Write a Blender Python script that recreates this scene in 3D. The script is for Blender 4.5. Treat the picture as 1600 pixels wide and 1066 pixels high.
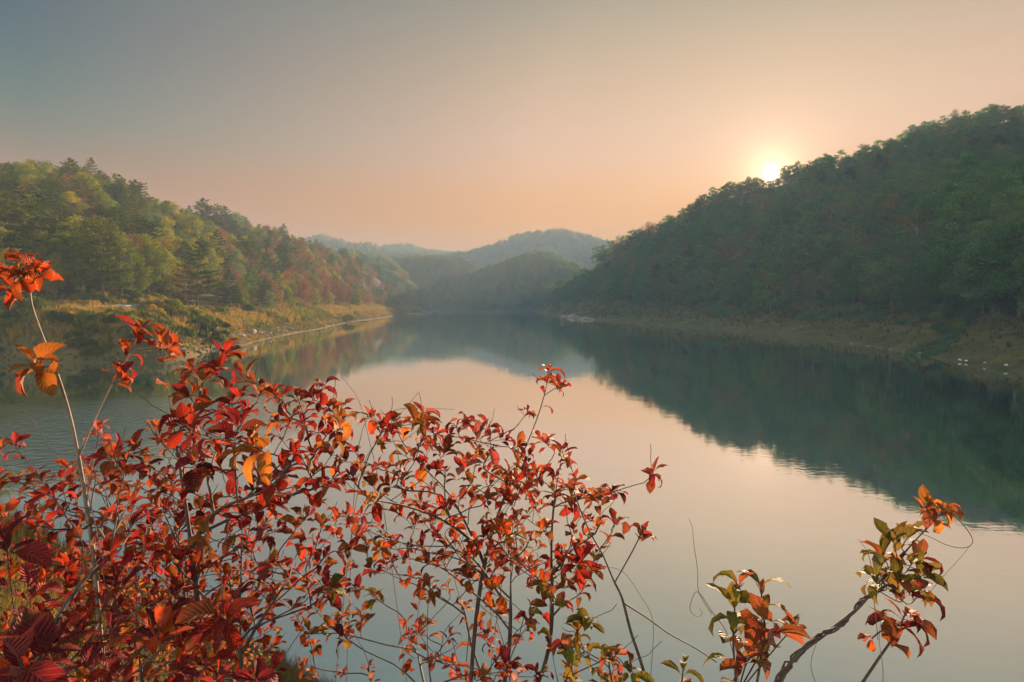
import bpy, bmesh, math, random
import numpy as np
from mathutils import Vector, Matrix, Quaternion, noise as mnoise

for _o in list(bpy.data.objects):
    bpy.data.objects.remove(_o, do_unlink=True)
scene = bpy.context.scene
COL = scene.collection
R = math.radians

# ------------------------------------------------------------------ camera
CAM_Z = 8.0
FPX = 978.0                      # focal length in pixels of the 1600 px wide photograph
PITCH = math.atan(63.0 / FPX)    # the horizon lies 63 px above the middle of the picture
cam_data = bpy.data.cameras.new("camera")
cam_data.sensor_width = 36.0
cam_data.lens = 36.0 * FPX / 1600.0
cam_data.clip_start = 0.05
cam_data.clip_end = 9000.0
cam_data.dof.use_dof = False
cam = bpy.data.objects.new("camera", cam_data)
COL.objects.link(cam)
cam.location = (0.0, 0.0, CAM_Z)
cam.rotation_euler = (R(90) - PITCH, 0.0, 0.0)
scene.camera = cam

CP, SP = math.cos(PITCH), math.sin(PITCH)
def ray(px, py):
    """world direction (forward component 1) seen at a pixel of the photograph"""
    x = (px - 800.0) / FPX
    y = (533.0 - py) / FPX
    return Vector((x, CP + y * SP, -SP + y * CP))
def at_depth(px, py, d):
    v = ray(px, py)
    return Vector((0, 0, CAM_Z)) + v * d
def on_water(px, py, z=0.0):
    v = ray(px, py)
    t = (z - CAM_Z) / v.z
    return Vector((v.x * t, v.y * t, z))
def at_Y(px, py, Y):
    v = ray(px, py)
    t = Y / v.y
    return Vector((v.x * t, Y, CAM_Z + v.z * t))

# ------------------------------------------------------------------ sun, sky, exposure
SUN_DIR = ray(1205, 270).normalized()
SUN_EL = math.asin(SUN_DIR.z)
SUN_AZ = math.atan2(SUN_DIR.x, SUN_DIR.y)
sun_data = bpy.data.lights.new("sun", "SUN")
sun_data.energy = 4.8
sun_data.angle = R(0.5)
sun_data.color = (1.0, 0.67, 0.44)
sun = bpy.data.objects.new("sun", sun_data)
COL.objects.link(sun)
sun.rotation_euler = SUN_DIR.to_track_quat('Z', 'Y').to_euler()

world = bpy.data.worlds.new("World")
scene.world = world
world.use_nodes = True
wt = world.node_tree
wt.nodes.clear()
def wn(kind, **kw):
    n = wt.nodes.new(kind)
    for k, v in kw.items():
        setattr(n, k, v)
    return n
sky = wn("ShaderNodeTexSky", sky_type='NISHITA', sun_disc=False)
sky.sun_elevation = SUN_EL
sky.sun_rotation = SUN_AZ
sky.altitude = 900
sky.air_density = 1.6
sky.dust_density = 4.0
sky.ozone_density = 2.0
tc = wn("ShaderNodeTexCoord")
nrm = wn("ShaderNodeVectorMath", operation='NORMALIZE')
wt.links.new(tc.outputs["Generated"], nrm.inputs[0])
dot = wn("ShaderNodeVectorMath", operation='DOT_PRODUCT')
wt.links.new(nrm.outputs[0], dot.inputs[0])
dot.inputs[1].default_value = SUN_DIR
def wmath(op, a, b=None, c=None):
    n = wn("ShaderNodeMath", operation=op)
    for i, v in enumerate((a, b, c)):
        if v is None:
            continue
        if isinstance(v, (int, float)):
            n.inputs[i].default_value = v
        else:
            wt.links.new(v, n.inputs[i])
    return n.outputs[0]
def wmix(fac, a, b, blend='MIX'):
    n = wn("ShaderNodeMix", data_type='RGBA', blend_type=blend)
    for s, v in ((n.inputs[0], fac), (n.inputs[6], a), (n.inputs[7], b)):
        if isinstance(v, (int, float)):
            s.default_value = v
        elif isinstance(v, tuple):
            s.default_value = (*v, 1)
        else:
            wt.links.new(v, s)
    return n.outputs[2]
ang = wmath('ARCCOSINE', wmath('MINIMUM', dot.outputs[1], 0.999999))      # angle from the sun, radians
sep = wn("ShaderNodeSeparateXYZ")
wt.links.new(nrm.outputs[0], sep.inputs[0])
elev = wmath('ARCSINE', sep.outputs[2])
# dusty evening air: a peach band low down that turns pale, then blue grey, with height and away from the sun
def wramp(fac, stops):
    n = wn("ShaderNodeValToRGB")
    n.color_ramp.interpolation = 'B_SPLINE'
    e = n.color_ramp.elements
    e[0].position, e[0].color = stops[0][0], (*stops[0][1], 1)
    e[1].position, e[1].color = stops[-1][0], (*stops[-1][1], 1)
    for p, c in stops[1:-1]:
        x = e.new(p); x.color = (*c, 1)
    wt.links.new(fac, n.inputs[0])
    return n.outputs[0]
elq = wmath('DIVIDE', wmath('MAXIMUM', elev, 0.0), R(90))
SKY_NEAR = [(0.0000, (0.4999, 0.1585, 0.0110)), (0.0889, (0.4629, 0.1723, 0.0138)), (0.1400, (0.3813, 0.2299, 0.1680)), (0.2000, (0.3066, 0.2015, 0.1277)), (0.2667, (0.1823, 0.1561, 0.1159)), (0.3444, (0.0886, 0.1056, 0.0937)), (0.4444, (0.0665, 0.1062, 0.1082)), (0.6222, (0.1000, 0.1600, 0.1900)), (1.0, (0.20, 0.30, 0.37))]
SKY_FAR = [(0.0000, (0.1770, 0.0258, 0.0000)), (0.0889, (0.1639, 0.0280, 0.0000)), (0.1400, (0.0165, 0.0586, 0.0522)), (0.2000, (0.0000, 0.0324, 0.0566)), (0.2444, (0.0000, 0.0280, 0.0576)), (0.3444, (0.0120, 0.0518, 0.0692)), (0.4444, (0.0300, 0.0806, 0.0965)), (0.6222, (0.1000, 0.1600, 0.1900)), (1.0, (0.20, 0.30, 0.37))]
spread = wn("ShaderNodeMapRange", interpolation_type='LINEAR')
wt.links.new(ang, spread.inputs[0])
spread.inputs[1].default_value = R(20); spread.inputs[2].default_value = R(58)
dusty = wmix(spread.outputs[0], wramp(elq, SKY_NEAR), wramp(elq, SKY_FAR))
nishita = wmix(1.0, sky.outputs[0], (0.06, 0.06, 0.06), 'MULTIPLY')
# unseen sky behind the camera: pale, cool brightness added to fill the shaded hill
SKY_BACK_FILL = [(0.0, (0.58, 0.56, 0.58)), (20 / 90, (0.42, 0.48, 0.53)), (45 / 90, (0.30, 0.41, 0.48)), (1.0, (0.20, 0.30, 0.37))]
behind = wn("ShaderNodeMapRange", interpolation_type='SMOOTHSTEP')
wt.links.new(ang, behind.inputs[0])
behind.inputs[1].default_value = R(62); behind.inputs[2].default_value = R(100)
dusty = wmix(behind.outputs[0], dusty, wramp(elq, SKY_BACK_FILL))
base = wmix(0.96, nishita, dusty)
glow1 = wmath('MULTIPLY', wmath('EXPONENT', wmath('MULTIPLY', ang, -1.0 / R(1.3))), 1.2)
glow2 = wmath('MULTIPLY', wmath('EXPONENT', wmath('MULTIPLY', ang, -1.0 / R(11))), 0.10)
disc = wmath('MULTIPLY', wmath('SMOOTH_MIN', wmath('MAXIMUM', wmath('DIVIDE', wmath('SUBTRACT', R(0.62), ang), R(0.4)), 0.0), 1.0, 0.1), 60.0)
def wscale(col, val):
    n = wn("ShaderNodeVectorMath", operation='SCALE')
    n.inputs[0].default_value = col
    wt.links.new(val, n.inputs[3])
    return n.outputs[0]
def wadd(a, b):
    n = wn("ShaderNodeVectorMath", operation='ADD')
    wt.links.new(a, n.inputs[0]); wt.links.new(b, n.inputs[1])
    return n.outputs[0]
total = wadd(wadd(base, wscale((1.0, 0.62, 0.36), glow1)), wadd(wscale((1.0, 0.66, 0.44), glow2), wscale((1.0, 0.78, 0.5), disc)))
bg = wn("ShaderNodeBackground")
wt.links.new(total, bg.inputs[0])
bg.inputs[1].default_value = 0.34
wo = wn("ShaderNodeOutputWorld")
wt.links.new(bg.outputs[0], wo.inputs[0])
world.cycles.sampling_method = 'MANUAL'
world.cycles.sample_map_resolution = 1024

scene.view_settings.view_transform = 'Standard'
scene.view_settings.look = 'None'
scene.view_settings.gamma = 1.0
scene.view_settings.exposure = 2.8
scene.view_settings.use_curve_mapping = False
scene.render.engine = 'CYCLES'
scene.cycles.use_denoising = True
scene.cycles.use_adaptive_sampling = True
scene.cycles.adaptive_threshold = 0.015
scene.cycles.max_bounces = 8
scene.cycles.diffuse_bounces = 3
scene.cycles.glossy_bounces = 3
scene.cycles.transmission_bounces = 5
scene.cycles.transparent_max_bounces = 8
scene.cycles.volume_bounces = 0
scene.cycles.sample_clamp_indirect = 4.0
scene.cycles.caustics_reflective = False
scene.cycles.caustics_refractive = False
# ------------------------------------------------------------------ small helpers
rng = random.Random(7)
nrg = np.random.default_rng(11)

def link(ob, parent=None):
    COL.objects.link(ob)
    if parent is not None:
        ob.parent = parent
    return ob
def tag(o, label=None, cat=None, group=None, kind=None):
    if label: o["label"] = label
    if cat: o["category"] = cat
    if group: o["group"] = group
    if kind: o["kind"] = kind
    return o
def mesh_from(name, verts, faces, mats=(), smooth=False, uvs=None, mat_index=None):
    me = bpy.data.meshes.new(name)
    v = np.asarray(verts, dtype=np.float32).reshape(-1, 3)
    if isinstance(faces, np.ndarray):
        nf, k = faces.shape
        me.vertices.add(len(v)); me.vertices.foreach_set("co", v.ravel())
        me.loops.add(nf * k); me.loops.foreach_set("vertex_index", faces.astype(np.int32).ravel())
        me.polygons.add(nf)
        me.polygons.foreach_set("loop_start", np.arange(0, nf * k, k, dtype=np.int32))
        me.polygons.foreach_set("loop_total", np.full(nf, k, dtype=np.int32))
        me.update(calc_edges=True)
    else:
        me.from_pydata([tuple(p) for p in v.tolist()], [], faces)
    for m in mats:
        me.materials.append(m)
    if mat_index is not None:
        me.polygons.foreach_set("material_index", np.asarray(mat_index, dtype=np.int32))
    me.polygons.foreach_set("use_smooth", np.full(len(me.polygons), bool(smooth)))
    if uvs is not None:
        lay = me.uv_layers.new(name="UVMap")
        li = np.zeros(len(me.loops), dtype=np.int32)
        me.loops.foreach_get("vertex_index", li)
        lay.data.foreach_set("uv", np.asarray(uvs, dtype=np.float32)[li].ravel())
    me.update()
    return me
def new_obj(name, me, parent=None):
    return link(bpy.data.objects.new(name, me), parent)

class Mat:
    """tiny node-building helper"""
    def __init__(self, name):
        self.m = bpy.data.materials.new(name)
        self.m.use_nodes = True
        self.t = self.m.node_tree
        self.t.nodes.clear()
        self.out = self.n("ShaderNodeOutputMaterial")
    def n(self, kind, **kw):
        nd = self.t.nodes.new(kind)
        for k, v in kw.items():
            setattr(nd, k, v)
        return nd
    def put(self, sock, v):
        if isinstance(v, tuple) and len(v) == 3 and len(sock.default_value) == 4:
            sock.default_value = (*v, 1)
        elif isinstance(v, (int, float, tuple)):
            sock.default_value = v
        else:
            self.t.links.new(v, sock)
    def math(self, op, a, b=None, c=None, clamp=False):
        nd = self.n("ShaderNodeMath", operation=op, use_clamp=clamp)
        for i, v in enumerate((a, b, c)):
            if v is not None:
                self.put(nd.inputs[i], v)
        return nd.outputs[0]
    def mix(self, fac, a, b, blend='MIX'):
        nd = self.n("ShaderNodeMix", data_type='RGBA', blend_type=blend)
        self.put(nd.inputs[0], fac); self.put(nd.inputs[6], a); self.put(nd.inputs[7], b)
        return nd.outputs[2]
    def noise(self, vec, scale, detail=3, rough=0.55, dim='3D'):
        nd = self.n("ShaderNodeTexNoise", noise_dimensions=dim)
        if vec is not None:
            self.put(nd.inputs["Vector"], vec)
        nd.inputs["Scale"].default_value = scale
        nd.inputs["Detail"].default_value = detail
        nd.inputs["Roughness"].default_value = rough
        return nd.outputs[0]
    def ramp(self, fac, stops, interp='LINEAR'):
        nd = self.n("ShaderNodeValToRGB")
        e = nd.color_ramp.elements
        nd.color_ramp.interpolation = interp
        e[0].position, e[0].color = stops[0][0], (*stops[0][1], 1)
        e[1].position, e[1].color = stops[-1][0], (*stops[-1][1], 1)
        for p, c in stops[1:-1]:
            x = e.new(p); x.color = (*c, 1)
        self.put(nd.inputs[0], fac)
        return nd.outputs[0]
    def mapr(self, v, a, b, c=0.0, d=1.0):
        nd = self.n("ShaderNodeMapRange")
        nd.interpolation_type = 'SMOOTHSTEP'
        self.put(nd.inputs[0], v)
        for i, x in enumerate((a, b, c, d)):
            nd.inputs[i + 1].default_value = x
        return nd.outputs[0]
    def bump(self, h, strength, dist, normal=None):
        nd = self.n("ShaderNodeBump")
        self.put(nd.inputs["Height"], h)
        self.put(nd.inputs["Strength"], strength)
        nd.inputs["Distance"].default_value = dist
        if normal is not None:
            self.put(nd.inputs["Normal"], normal)
        return nd.outputs[0]
    def principled(self, color, rough=0.7, normal=None, spec=0.5):
        nd = self.n("ShaderNodeBsdfPrincipled")
        self.put(nd.inputs["Base Color"], color)
        self.put(nd.inputs["Roughness"], rough)
        self.put(nd.inputs["Specular IOR Level"], spec)
        if normal is not None:
            self.put(nd.inputs["Normal"], normal)
        return nd.outputs[0]
    def done(self, shader):
        self.t.links.new(shader, self.out.inputs["Surface"])
        return self.m
    def pos(self):
        return self.n("ShaderNodeNewGeometry").outputs["Position"]

def vnoise(x, y, seed=0):
    """smooth value noise in [-1,1], vectorised"""
    xi, yi = np.floor(x).astype(np.int64), np.floor(y).astype(np.int64)
    xf, yf = x - xi, y - yi
    u, v = xf * xf * (3 - 2 * xf), yf * yf * (3 - 2 * yf)
    def h(a, b):
        n = (a * 374761393 + b * 668265263 + seed * 1442695041) & 0xFFFFFFFF
        n = ((n ^ (n >> 13)) * 1274126177) & 0xFFFFFFFF
        n = (n ^ (n >> 16)) & 0xFFFFFFFF
        return n / 2147483647.5 - 1.0
    return (h(xi, yi) * (1 - u) + h(xi + 1, yi) * u) * (1 - v) + (h(xi, yi + 1) * (1 - u) + h(xi + 1, yi + 1) * u) * v
def fbm(x, y, octaves=4, seed=0):
    s, a = 0.0, 0.5
    for i in range(octaves):
        s = s + a * vnoise(x * 2 ** i + 17.3 * i, y * 2 ** i - 9.1 * i, seed + i)
        a *= 0.5
    return s

# ------------------------------------------------------------------ the lie of the land
LEFT_PX = [(0, 568), (80, 568), (150, 567), (230, 565), (300, 557), (330, 546), (400, 534), (450, 523), (500, 514), (525, 508), (550, 503), (600, 496.3), (630, 490.9), (655, 487.8), (664, 487.0)]
RIGHT_PX = [(1600, 582), (1560, 576), (1500, 566), (1440, 556), (1400, 547), (1300, 533), (1200, 521), (1100, 513), (1030, 508), (960, 503), (900, 497), (865, 491), (838, 486.5)]
left_shore = [Vector((-200, 40, 0)), Vector((-140, 66, 0)), Vector((-95, 78, 0))] + [on_water(*p) for p in LEFT_PX] + [Vector((-74, 490, 0)), Vector((-112, 515, 0)), Vector((-200, 520, 0)), Vector((-400, 500, 0))]
right_shore = [Vector((140, -40, 0)), Vector((85, 20, 0)), Vector((63, 52, 0))] + [on_water(*p) for p in RIGHT_PX] + [Vector((26, 515, 0)), Vector((60, 560, 0)), Vector((140, 640, 0)), Vector((300, 700, 0))]

def densify(pts, step):
    out = [pts[0]]
    for a, b in zip(pts, pts[1:]):
        n = max(1, int((b - a).length / step))
        out += [a.lerp(b, (i + 1) / n) for i in range(n)]
    return out
def offsets(pts, side):
    out = []
    for i, p in enumerate(pts):
        a, b = pts[max(0, i - 2)], pts[min(len(pts) - 1, i + 2)]
        t = (b - a).normalized()
        out.append((p, Vector((-t.y, t.x, 0)) * side))
    return out
ctrl = []
L = offsets(densify(left_shore, 11), 1)
for i, (p, n) in enumerate(L):
    near = p.y < 118 and p.x < -45
    prof = ((-30, -6), (-9, -2.5), (0, 0), (2.5, 2.5), (6.5, 4.6), (11, 5.3), (15, 5.7), (18, 6.3), (25, 6.7)) if near else ((-30, -6), (-9, -2.5), (0, 0), (3, 1.7), (8, 3.8), (15, 5.4))
    for k, (d, z) in enumerate(prof):
        if k % 2 == i % 2 or d in (0,) or near:
            q = p + n * d
            ctrl.append((q.x, q.y, z))
Rr = offsets(densify(right_shore, 12), -1)
for i, (p, n) in enumerate(Rr):
    for k, (d, z) in enumerate(((-30, -6), (-9, -2.5), (0, 0), (1.6, 0.9), (8, 2.6), (16, 5.2))):
        if k % 2 == i % 2 or d == 0:
            q = p + n * d
            ctrl.append((q.x, q.y, z))
LEFT_RIDGE = [(-500, 222, 105), (-300, 228, 125), (-140, 236, 148), (0, 245, 172), (60, 250, 185), (130, 270, 204), (200, 303, 235), (262, 338, 255), (290, 340, 265), (330, 327, 285), (400, 348, 330), (470, 373, 378), (520, 386, 405), (560, 398, 420), (600, 425, 428)]
RIGHT_RIDGE = [(860, 446, 458), (880, 430, 440), (930, 402, 392), (975, 380, 354), (1020, 357, 334), (1060, 337, 324), (1110, 303, 316), (1150, 286, 310), (1178, 276, 307), (1192, 271, 306), (1205, 268, 305), (1222, 264, 302), (1250, 256, 298), (1300, 245, 293), (1350, 238, 288), (1420, 213, 282), (1480, 188, 273), (1540, 175, 262), (1600, 169, 252), (1750, 165, 232), (2000, 170, 200)]
for (px, py, Y), tree, kind in [(r, 10.5, 0) for r in LEFT_RIDGE] + [(r, 7.0, 1) for r in RIGHT_RIDGE]:
    q = at_Y(px, py, Y)
    h = max(2.0, q.z - tree)
    ctrl.append((q.x, q.y, h))
    ctrl.append((q.x * 1.22, q.y * 1.22, h * 0.72 if Y < 400 else h * 0.5))
    if kind == 0 and Y < 400:
        xs = -58 if Y > 100 else -75
        for t, f in ((0.33, 0.40), (0.66, 0.76)):
            ctrl.append((xs - 14 + (q.x - xs + 14) * t, q.y, 6 + (h - 6) * f))
    if kind == 1 and px < 1700:
        shore_t = min(0.95, max(0.25, (on_water(min(px, 1600), float(np.interp(px, [p[0] for p in RIGHT_PX[::-1]], [p[1] for p in RIGHT_PX[::-1]]))).y + 16) / q.y))
        for t, f in ((0.3, 0.24), (0.62, 0.60)):
            s = shore_t + (1 - shore_t) * t
            ctrl.append((q.x * s, q.y * s, 5 + (h - 5) * f))
for x, y, z in ((0, 60, -8), (10, 120, -9), (0, 200, -9), (-10, 320, -8), (-20, 430, -7), (-20, 560, -5), (-150, 600, -5), (40, 30, -7), (-40, 40, -7), (-100, 40, -7), (-250, 560, -5), (0, 12, -5), (20, 12, -5), (-20, 24, -5), (60, 0, -5), (-60, 10, -6), (-110, 10, -5),
                (-60, 690, -2), (60, 700, -2), (-200, 690, -2), (-60, 760, 3), (60, 760, 3), (-300, 740, 3), (250, 780, 12), (-600, 500, 15), (-700, 0, 20), (700, 0, 40), (600, 500, 60), (0, -300, 30), (400, -300, 30), (-400, -300, 30), (0, 1500, 20), (900, 1200, 30), (-900, 1200, 30)):
    ctrl.append((x, y, z))
for px_, py_, D_, z_ in ((658, 487, 452, 1.3), (645, 487, 440, 3.2), (635, 487, 436, 4.6), (622, 487, 425, 7.0), (608, 487, 415, 9.5), (640, 487, 462, 3.5), (622, 487, 455, 5.5)):
    q = at_Y(px_, py_, D_); ctrl.append((q.x, q.y, z_))
ctrl = np.array(ctrl)
_c = 5.0
_d = np.sqrt(((ctrl[:, None, :2] - ctrl[None, :, :2]) ** 2).sum(-1) + _c * _c)
_A = np.zeros((len(ctrl) + 1, len(ctrl) + 1))
_A[:-1, :-1] = -_d + np.eye(len(ctrl)) * -0.0
_A[:-1, -1] = 1; _A[-1, :-1] = 1
_A[:-1, :-1] += np.eye(len(ctrl)) * 0.05
_w = np.linalg.solve(_A, np.append(ctrl[:, 2], 0.0))

EDGE = [(-120, 14), (-30, 13), (-9, 8.0), (-5.0, 5.4), (-3.2, 3.7), (-2.2, 2.4), (-1.2, 1.25), (0.4, 0.8), (4, 0.8), (12, 0.4), (30, -6), (60, -60)]
def seg_dist(x, y, pts):
    best = np.full(x.shape, 1e9); sgn = np.ones(x.shape)
    for (ax, ay), (bx, by) in zip(pts, pts[1:]):
        dx, dy = bx - ax, by - ay
        t = np.clip(((x - ax) * dx + (y - ay) * dy) / (dx * dx + dy * dy), 0, 1)
        qx, qy = x - ax - t * dx, y - ay - t * dy
        d = np.hypot(qx, qy)
        s = dx * qy - dy * qx
        m = d < best
        best = np.where(m, d, best); sgn = np.where(m, np.sign(s), sgn)
    return best * sgn          # positive on the far (water) side
GULLY = [on_water(1448, 556), at_Y(1500, 520, 112), at_Y(1540, 480, 128)]
def terrain(x, y, detail=True):
    x = np.asarray(x, dtype=np.float64); y = np.asarray(y, dtype=np.float64)
    sh = x.shape
    x, y = x.ravel(), y.ravel()
    h = np.empty(x.shape)
    for i in range(0, len(x), 20000):
        xx, yy = x[i:i + 20000, None], y[i:i + 20000, None]
        h[i:i + 20000] = -np.sqrt((xx - ctrl[:, 0]) ** 2 + (yy - ctrl[:, 1]) ** 2 + _c * _c) @ _w[:-1] + _w[-1]
    if detail:
        a = np.clip((h - 1.0) * 0.12, 0.12, 3.5)
        h = h + a * fbm(x / 23.0, y / 23.0, 4, 3) + 0.22 * fbm(x / 3.1, y / 3.1, 2, 9) * np.clip(h + 1.0, 0, 1) * np.clip((np.hypot(x, y) - 20) / 40, 0, 1)
        g = np.abs(seg_dist(x, y, [(p.x, p.y) for p in GULLY]))
        h = h - 1.9 * np.exp(-(g / 2.2) ** 2) * np.clip(h, 0, 1)
    d = seg_dist(x, y, EDGE)
    cz = 6.3 - 1.0 * np.maximum(d, 0) - 0.05 * np.clip(d + 1, 0, 1)
    if detail:
        cz = cz + 0.10 * fbm(x / 0.9, y / 0.9, 3, 21)
    r = np.hypot(x, y)
    far = np.clip((r - 40) / 30, 0, 1)
    cz = np.where(r < 90, cz - far * 20, -50)
    return np.maximum(h, cz).reshape(sh)
def ground_z(x, y):
    return float(terrain(np.array([x]), np.array([y]))[0])

_az = np.concatenate([np.radians(np.linspace(-180, -52, 60, endpoint=False)), np.radians(np.linspace(-52, 52, 560, endpoint=False)), np.radians(np.linspace(52, 180, 60, endpoint=False))])
_rr = np.concatenate([np.geomspace(0.5, 60, 100, endpoint=False), np.geomspace(60, 500, 240, endpoint=False), np.geomspace(500, 2600, 50)])
_X, _Y = np.sin(_az)[None, :] * _rr[:, None], np.cos(_az)[None, :] * _rr[:, None]
_Z = terrain(_X, _Y)
_nr, _na = _X.shape
_V = np.stack([_X, _Y, _Z], -1).reshape(-1, 3)
_V = np.vstack([_V, [[0, 0, 6.3]]])
_i, _j = np.meshgrid(np.arange(_nr - 1), np.arange(_na), indexing='ij')
_j2 = (_j + 1) % _na
_F = np.stack([_i * _na + _j, _i * _na + _j2, (_i + 1) * _na + _j2, (_i + 1) * _na + _j], -1).reshape(-1, 4)[:, ::-1]

m = Mat("earth_and_grass")
pos = m.pos()
sx = m.n("ShaderNodeSeparateXYZ"); m.put(sx.inputs[0], pos)
z = m.math('ADD', sx.outputs[2], m.math('MULTIPLY', m.math('SUBTRACT', m.noise(pos, 0.35, 4), 0.5), 1.5))
soil = m.ramp(m.noise(pos, 1.7, 5), [(0.3, (0.085, 0.052, 0.028)), (0.55, (0.16, 0.10, 0.055)), (0.75, (0.27, 0.185, 0.11))])
grass = m.ramp(m.noise(pos, 0.22, 6, 0.65), [(0.32, (0.038, 0.044, 0.015)), (0.5, (0.085, 0.072, 0.024)), (0.68, (0.16, 0.11, 0.036))])
wood = m.ramp(m.noise(pos, 0.5, 4), [(0.35, (0.018, 0.022, 0.008)), (0.7, (0.055, 0.048, 0.018))])
c = m.mix(m.mapr(z, -0.35, 0.25), soil, grass)
c = m.mix(m.mapr(z, 6.5, 9.5), c, wood)
nb = m.bump(m.noise(pos, 2.5, 6, 0.7), 0.7, 0.4)
EARTH = m.done(m.principled(c, 0.95, nb, 0.1))
ground = new_obj("ground", mesh_from("ground", _V, _F, [EARTH], True))
tag(ground, kind="structure")

# ------------------------------------------------------------------ water
m = Mat("lake_water")
pos = m.pos()
sp = m.n("ShaderNodeSeparateXYZ"); m.put(sp.inputs[0], pos)
mp = m.n("ShaderNodeMapping"); m.put(mp.inputs[0], pos)
mp.inputs["Scale"].default_value = (0.55, 1.0, 1.0)
fine = m.noise(mp.outputs[0], 2.6, 3, 0.55)
broad = m.noise(mp.outputs[0], 0.33, 2, 0.5)
calm = m.mapr(m.noise(pos, 0.035, 2, 0.5), 0.52, 0.66)       # wandering cat's-paws
# a breath of wind off the left bank roughens the water there
dx = m.math('ADD', sp.outputs[0], 27.0); dy = m.math('SUBTRACT', sp.outputs[1], 41.0)
gust = m.math('SQRT', m.math('ADD', m.math('MULTIPLY', m.math('MULTIPLY', dx, dx), 1.0), m.math('MULTIPLY', m.math('MULTIPLY', dy, dy), 1.3)))
gust = m.math('SUBTRACT', 1.0, m.mapr(m.math('ADD', gust, m.math('MULTIPLY', m.math('SUBTRACT', broad, 0.5), 12.0)), 5.0, 19.0))
amp = m.math('ADD', 0.013, m.math('ADD', m.math('MULTIPLY', calm, 0.022), m.math('MULTIPLY', gust, 0.55)))
# ripples far out in the narrows catch the low sky as pale streaks
mps = m.n("ShaderNodeMapping"); m.put(mps.inputs[0], pos)
mps.inputs["Scale"].default_value = (0.012, 0.035, 1.0)
far_r = m.math('MULTIPLY', m.mapr(sp.outputs[1], 330, 420), m.mapr(m.noise(mps.outputs[0], 1.0, 2, .5), .54, .60))
amp = m.math('ADD', amp, m.math('MULTIPLY', far_r, 2.2))
hgt = m.math('ADD', m.math('MULTIPLY', fine, amp), m.math('MULTIPLY', broad, 0.034))
nb = m.bump(hgt, 1.0, 0.16)
lw = m.n("ShaderNodeFresnel"); lw.inputs["IOR"].default_value = 1.33
m.put(lw.inputs["Normal"], nb)
body = m.principled((0.022, 0.105, 0.085), 0.35, None, 0.0)
gl = m.n("ShaderNodeBsdfGlossy"); gl.inputs["Roughness"].default_value = 0.015
gl.inputs["Color"].default_value = (0.97, 0.985, 0.97, 1)
m.put(gl.inputs["Normal"], nb)
mx = m.n("ShaderNodeMixShader")
m.put(mx.inputs[0], m.math('ADD', 0.88, m.math('MULTIPLY', lw.outputs[0], 0.12)))
m.put(mx.inputs[1], body); m.put(mx.inputs[2], gl.outputs[0])
WATER = m.done(mx.outputs[0])
_n = 96
_wv = [(0, 0, 0)] + [(2500 * math.sin(2 * math.pi * k / _n), 2500 * math.cos(2 * math.pi * k / _n), 0) for k in range(_n)]
lake = new_obj("lake_water", mesh_from("lake_water", _wv, [(0, 1 + (k + 1) % _n, 1 + k) for k in range(_n)], [WATER]))
tag(lake, kind="structure")

# ------------------------------------------------------------------ hills behind the lake
m = Mat("wooded_hill_ground")
pos = m.pos()
c = m.ramp(m.noise(pos, 0.06, 6, 0.7), [(0.35, (0.02, 0.028, 0.012)), (0.65, (0.05, 0.05, 0.02))])
HILLM = m.done(m.principled(c, 0.95, m.bump(m.noise(pos, 0.25, 5, 0.7), 1.0, 3.0), 0.1))
HILLS = [
    ("hill", 570, 120, 140, [(440, 480), (500, 400), (540, 388), (580, 393), (620, 408), (650, 438), (680, 464), (700, 480)], 10),
    ("hill", 620, 140, 150, [(660, 482), (690, 444), (730, 428), (770, 413), (800, 401), (840, 391), (870, 396), (890, 408), (930, 425), (1000, 440), (1080, 482)], 9),
    ("hill", 700, 160, 160, [(480, 480), (540, 430), (600, 403), (640, 399), (690, 398), (720, 403), (750, 415), (790, 440), (840, 482)], 9),
    ("hill", 960, 200, 300, [(360, 480), (440, 390), (475, 374), (500, 366), (520, 370), (540, 377), (580, 380), (610, 389), (650, 393), (700, 400), (760, 420), (830, 480)], 8),
    ("hill", 1060, 210, 300, [(600, 480), (660, 410), (690, 397), (740, 390), (770, 382), (800, 368), (840, 360), (880, 358), (920, 368), (960, 380), (1000, 387), (1060, 400), (1140, 440), (1200, 480)], 8),
    ("hill", 1260, 240, 300, [(480, 480), (560, 400), (605, 383), (640, 381), (660, 389), (700, 394), (760, 396), (840, 420), (900, 480)], 7),
]
hill_fn = []
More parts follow.
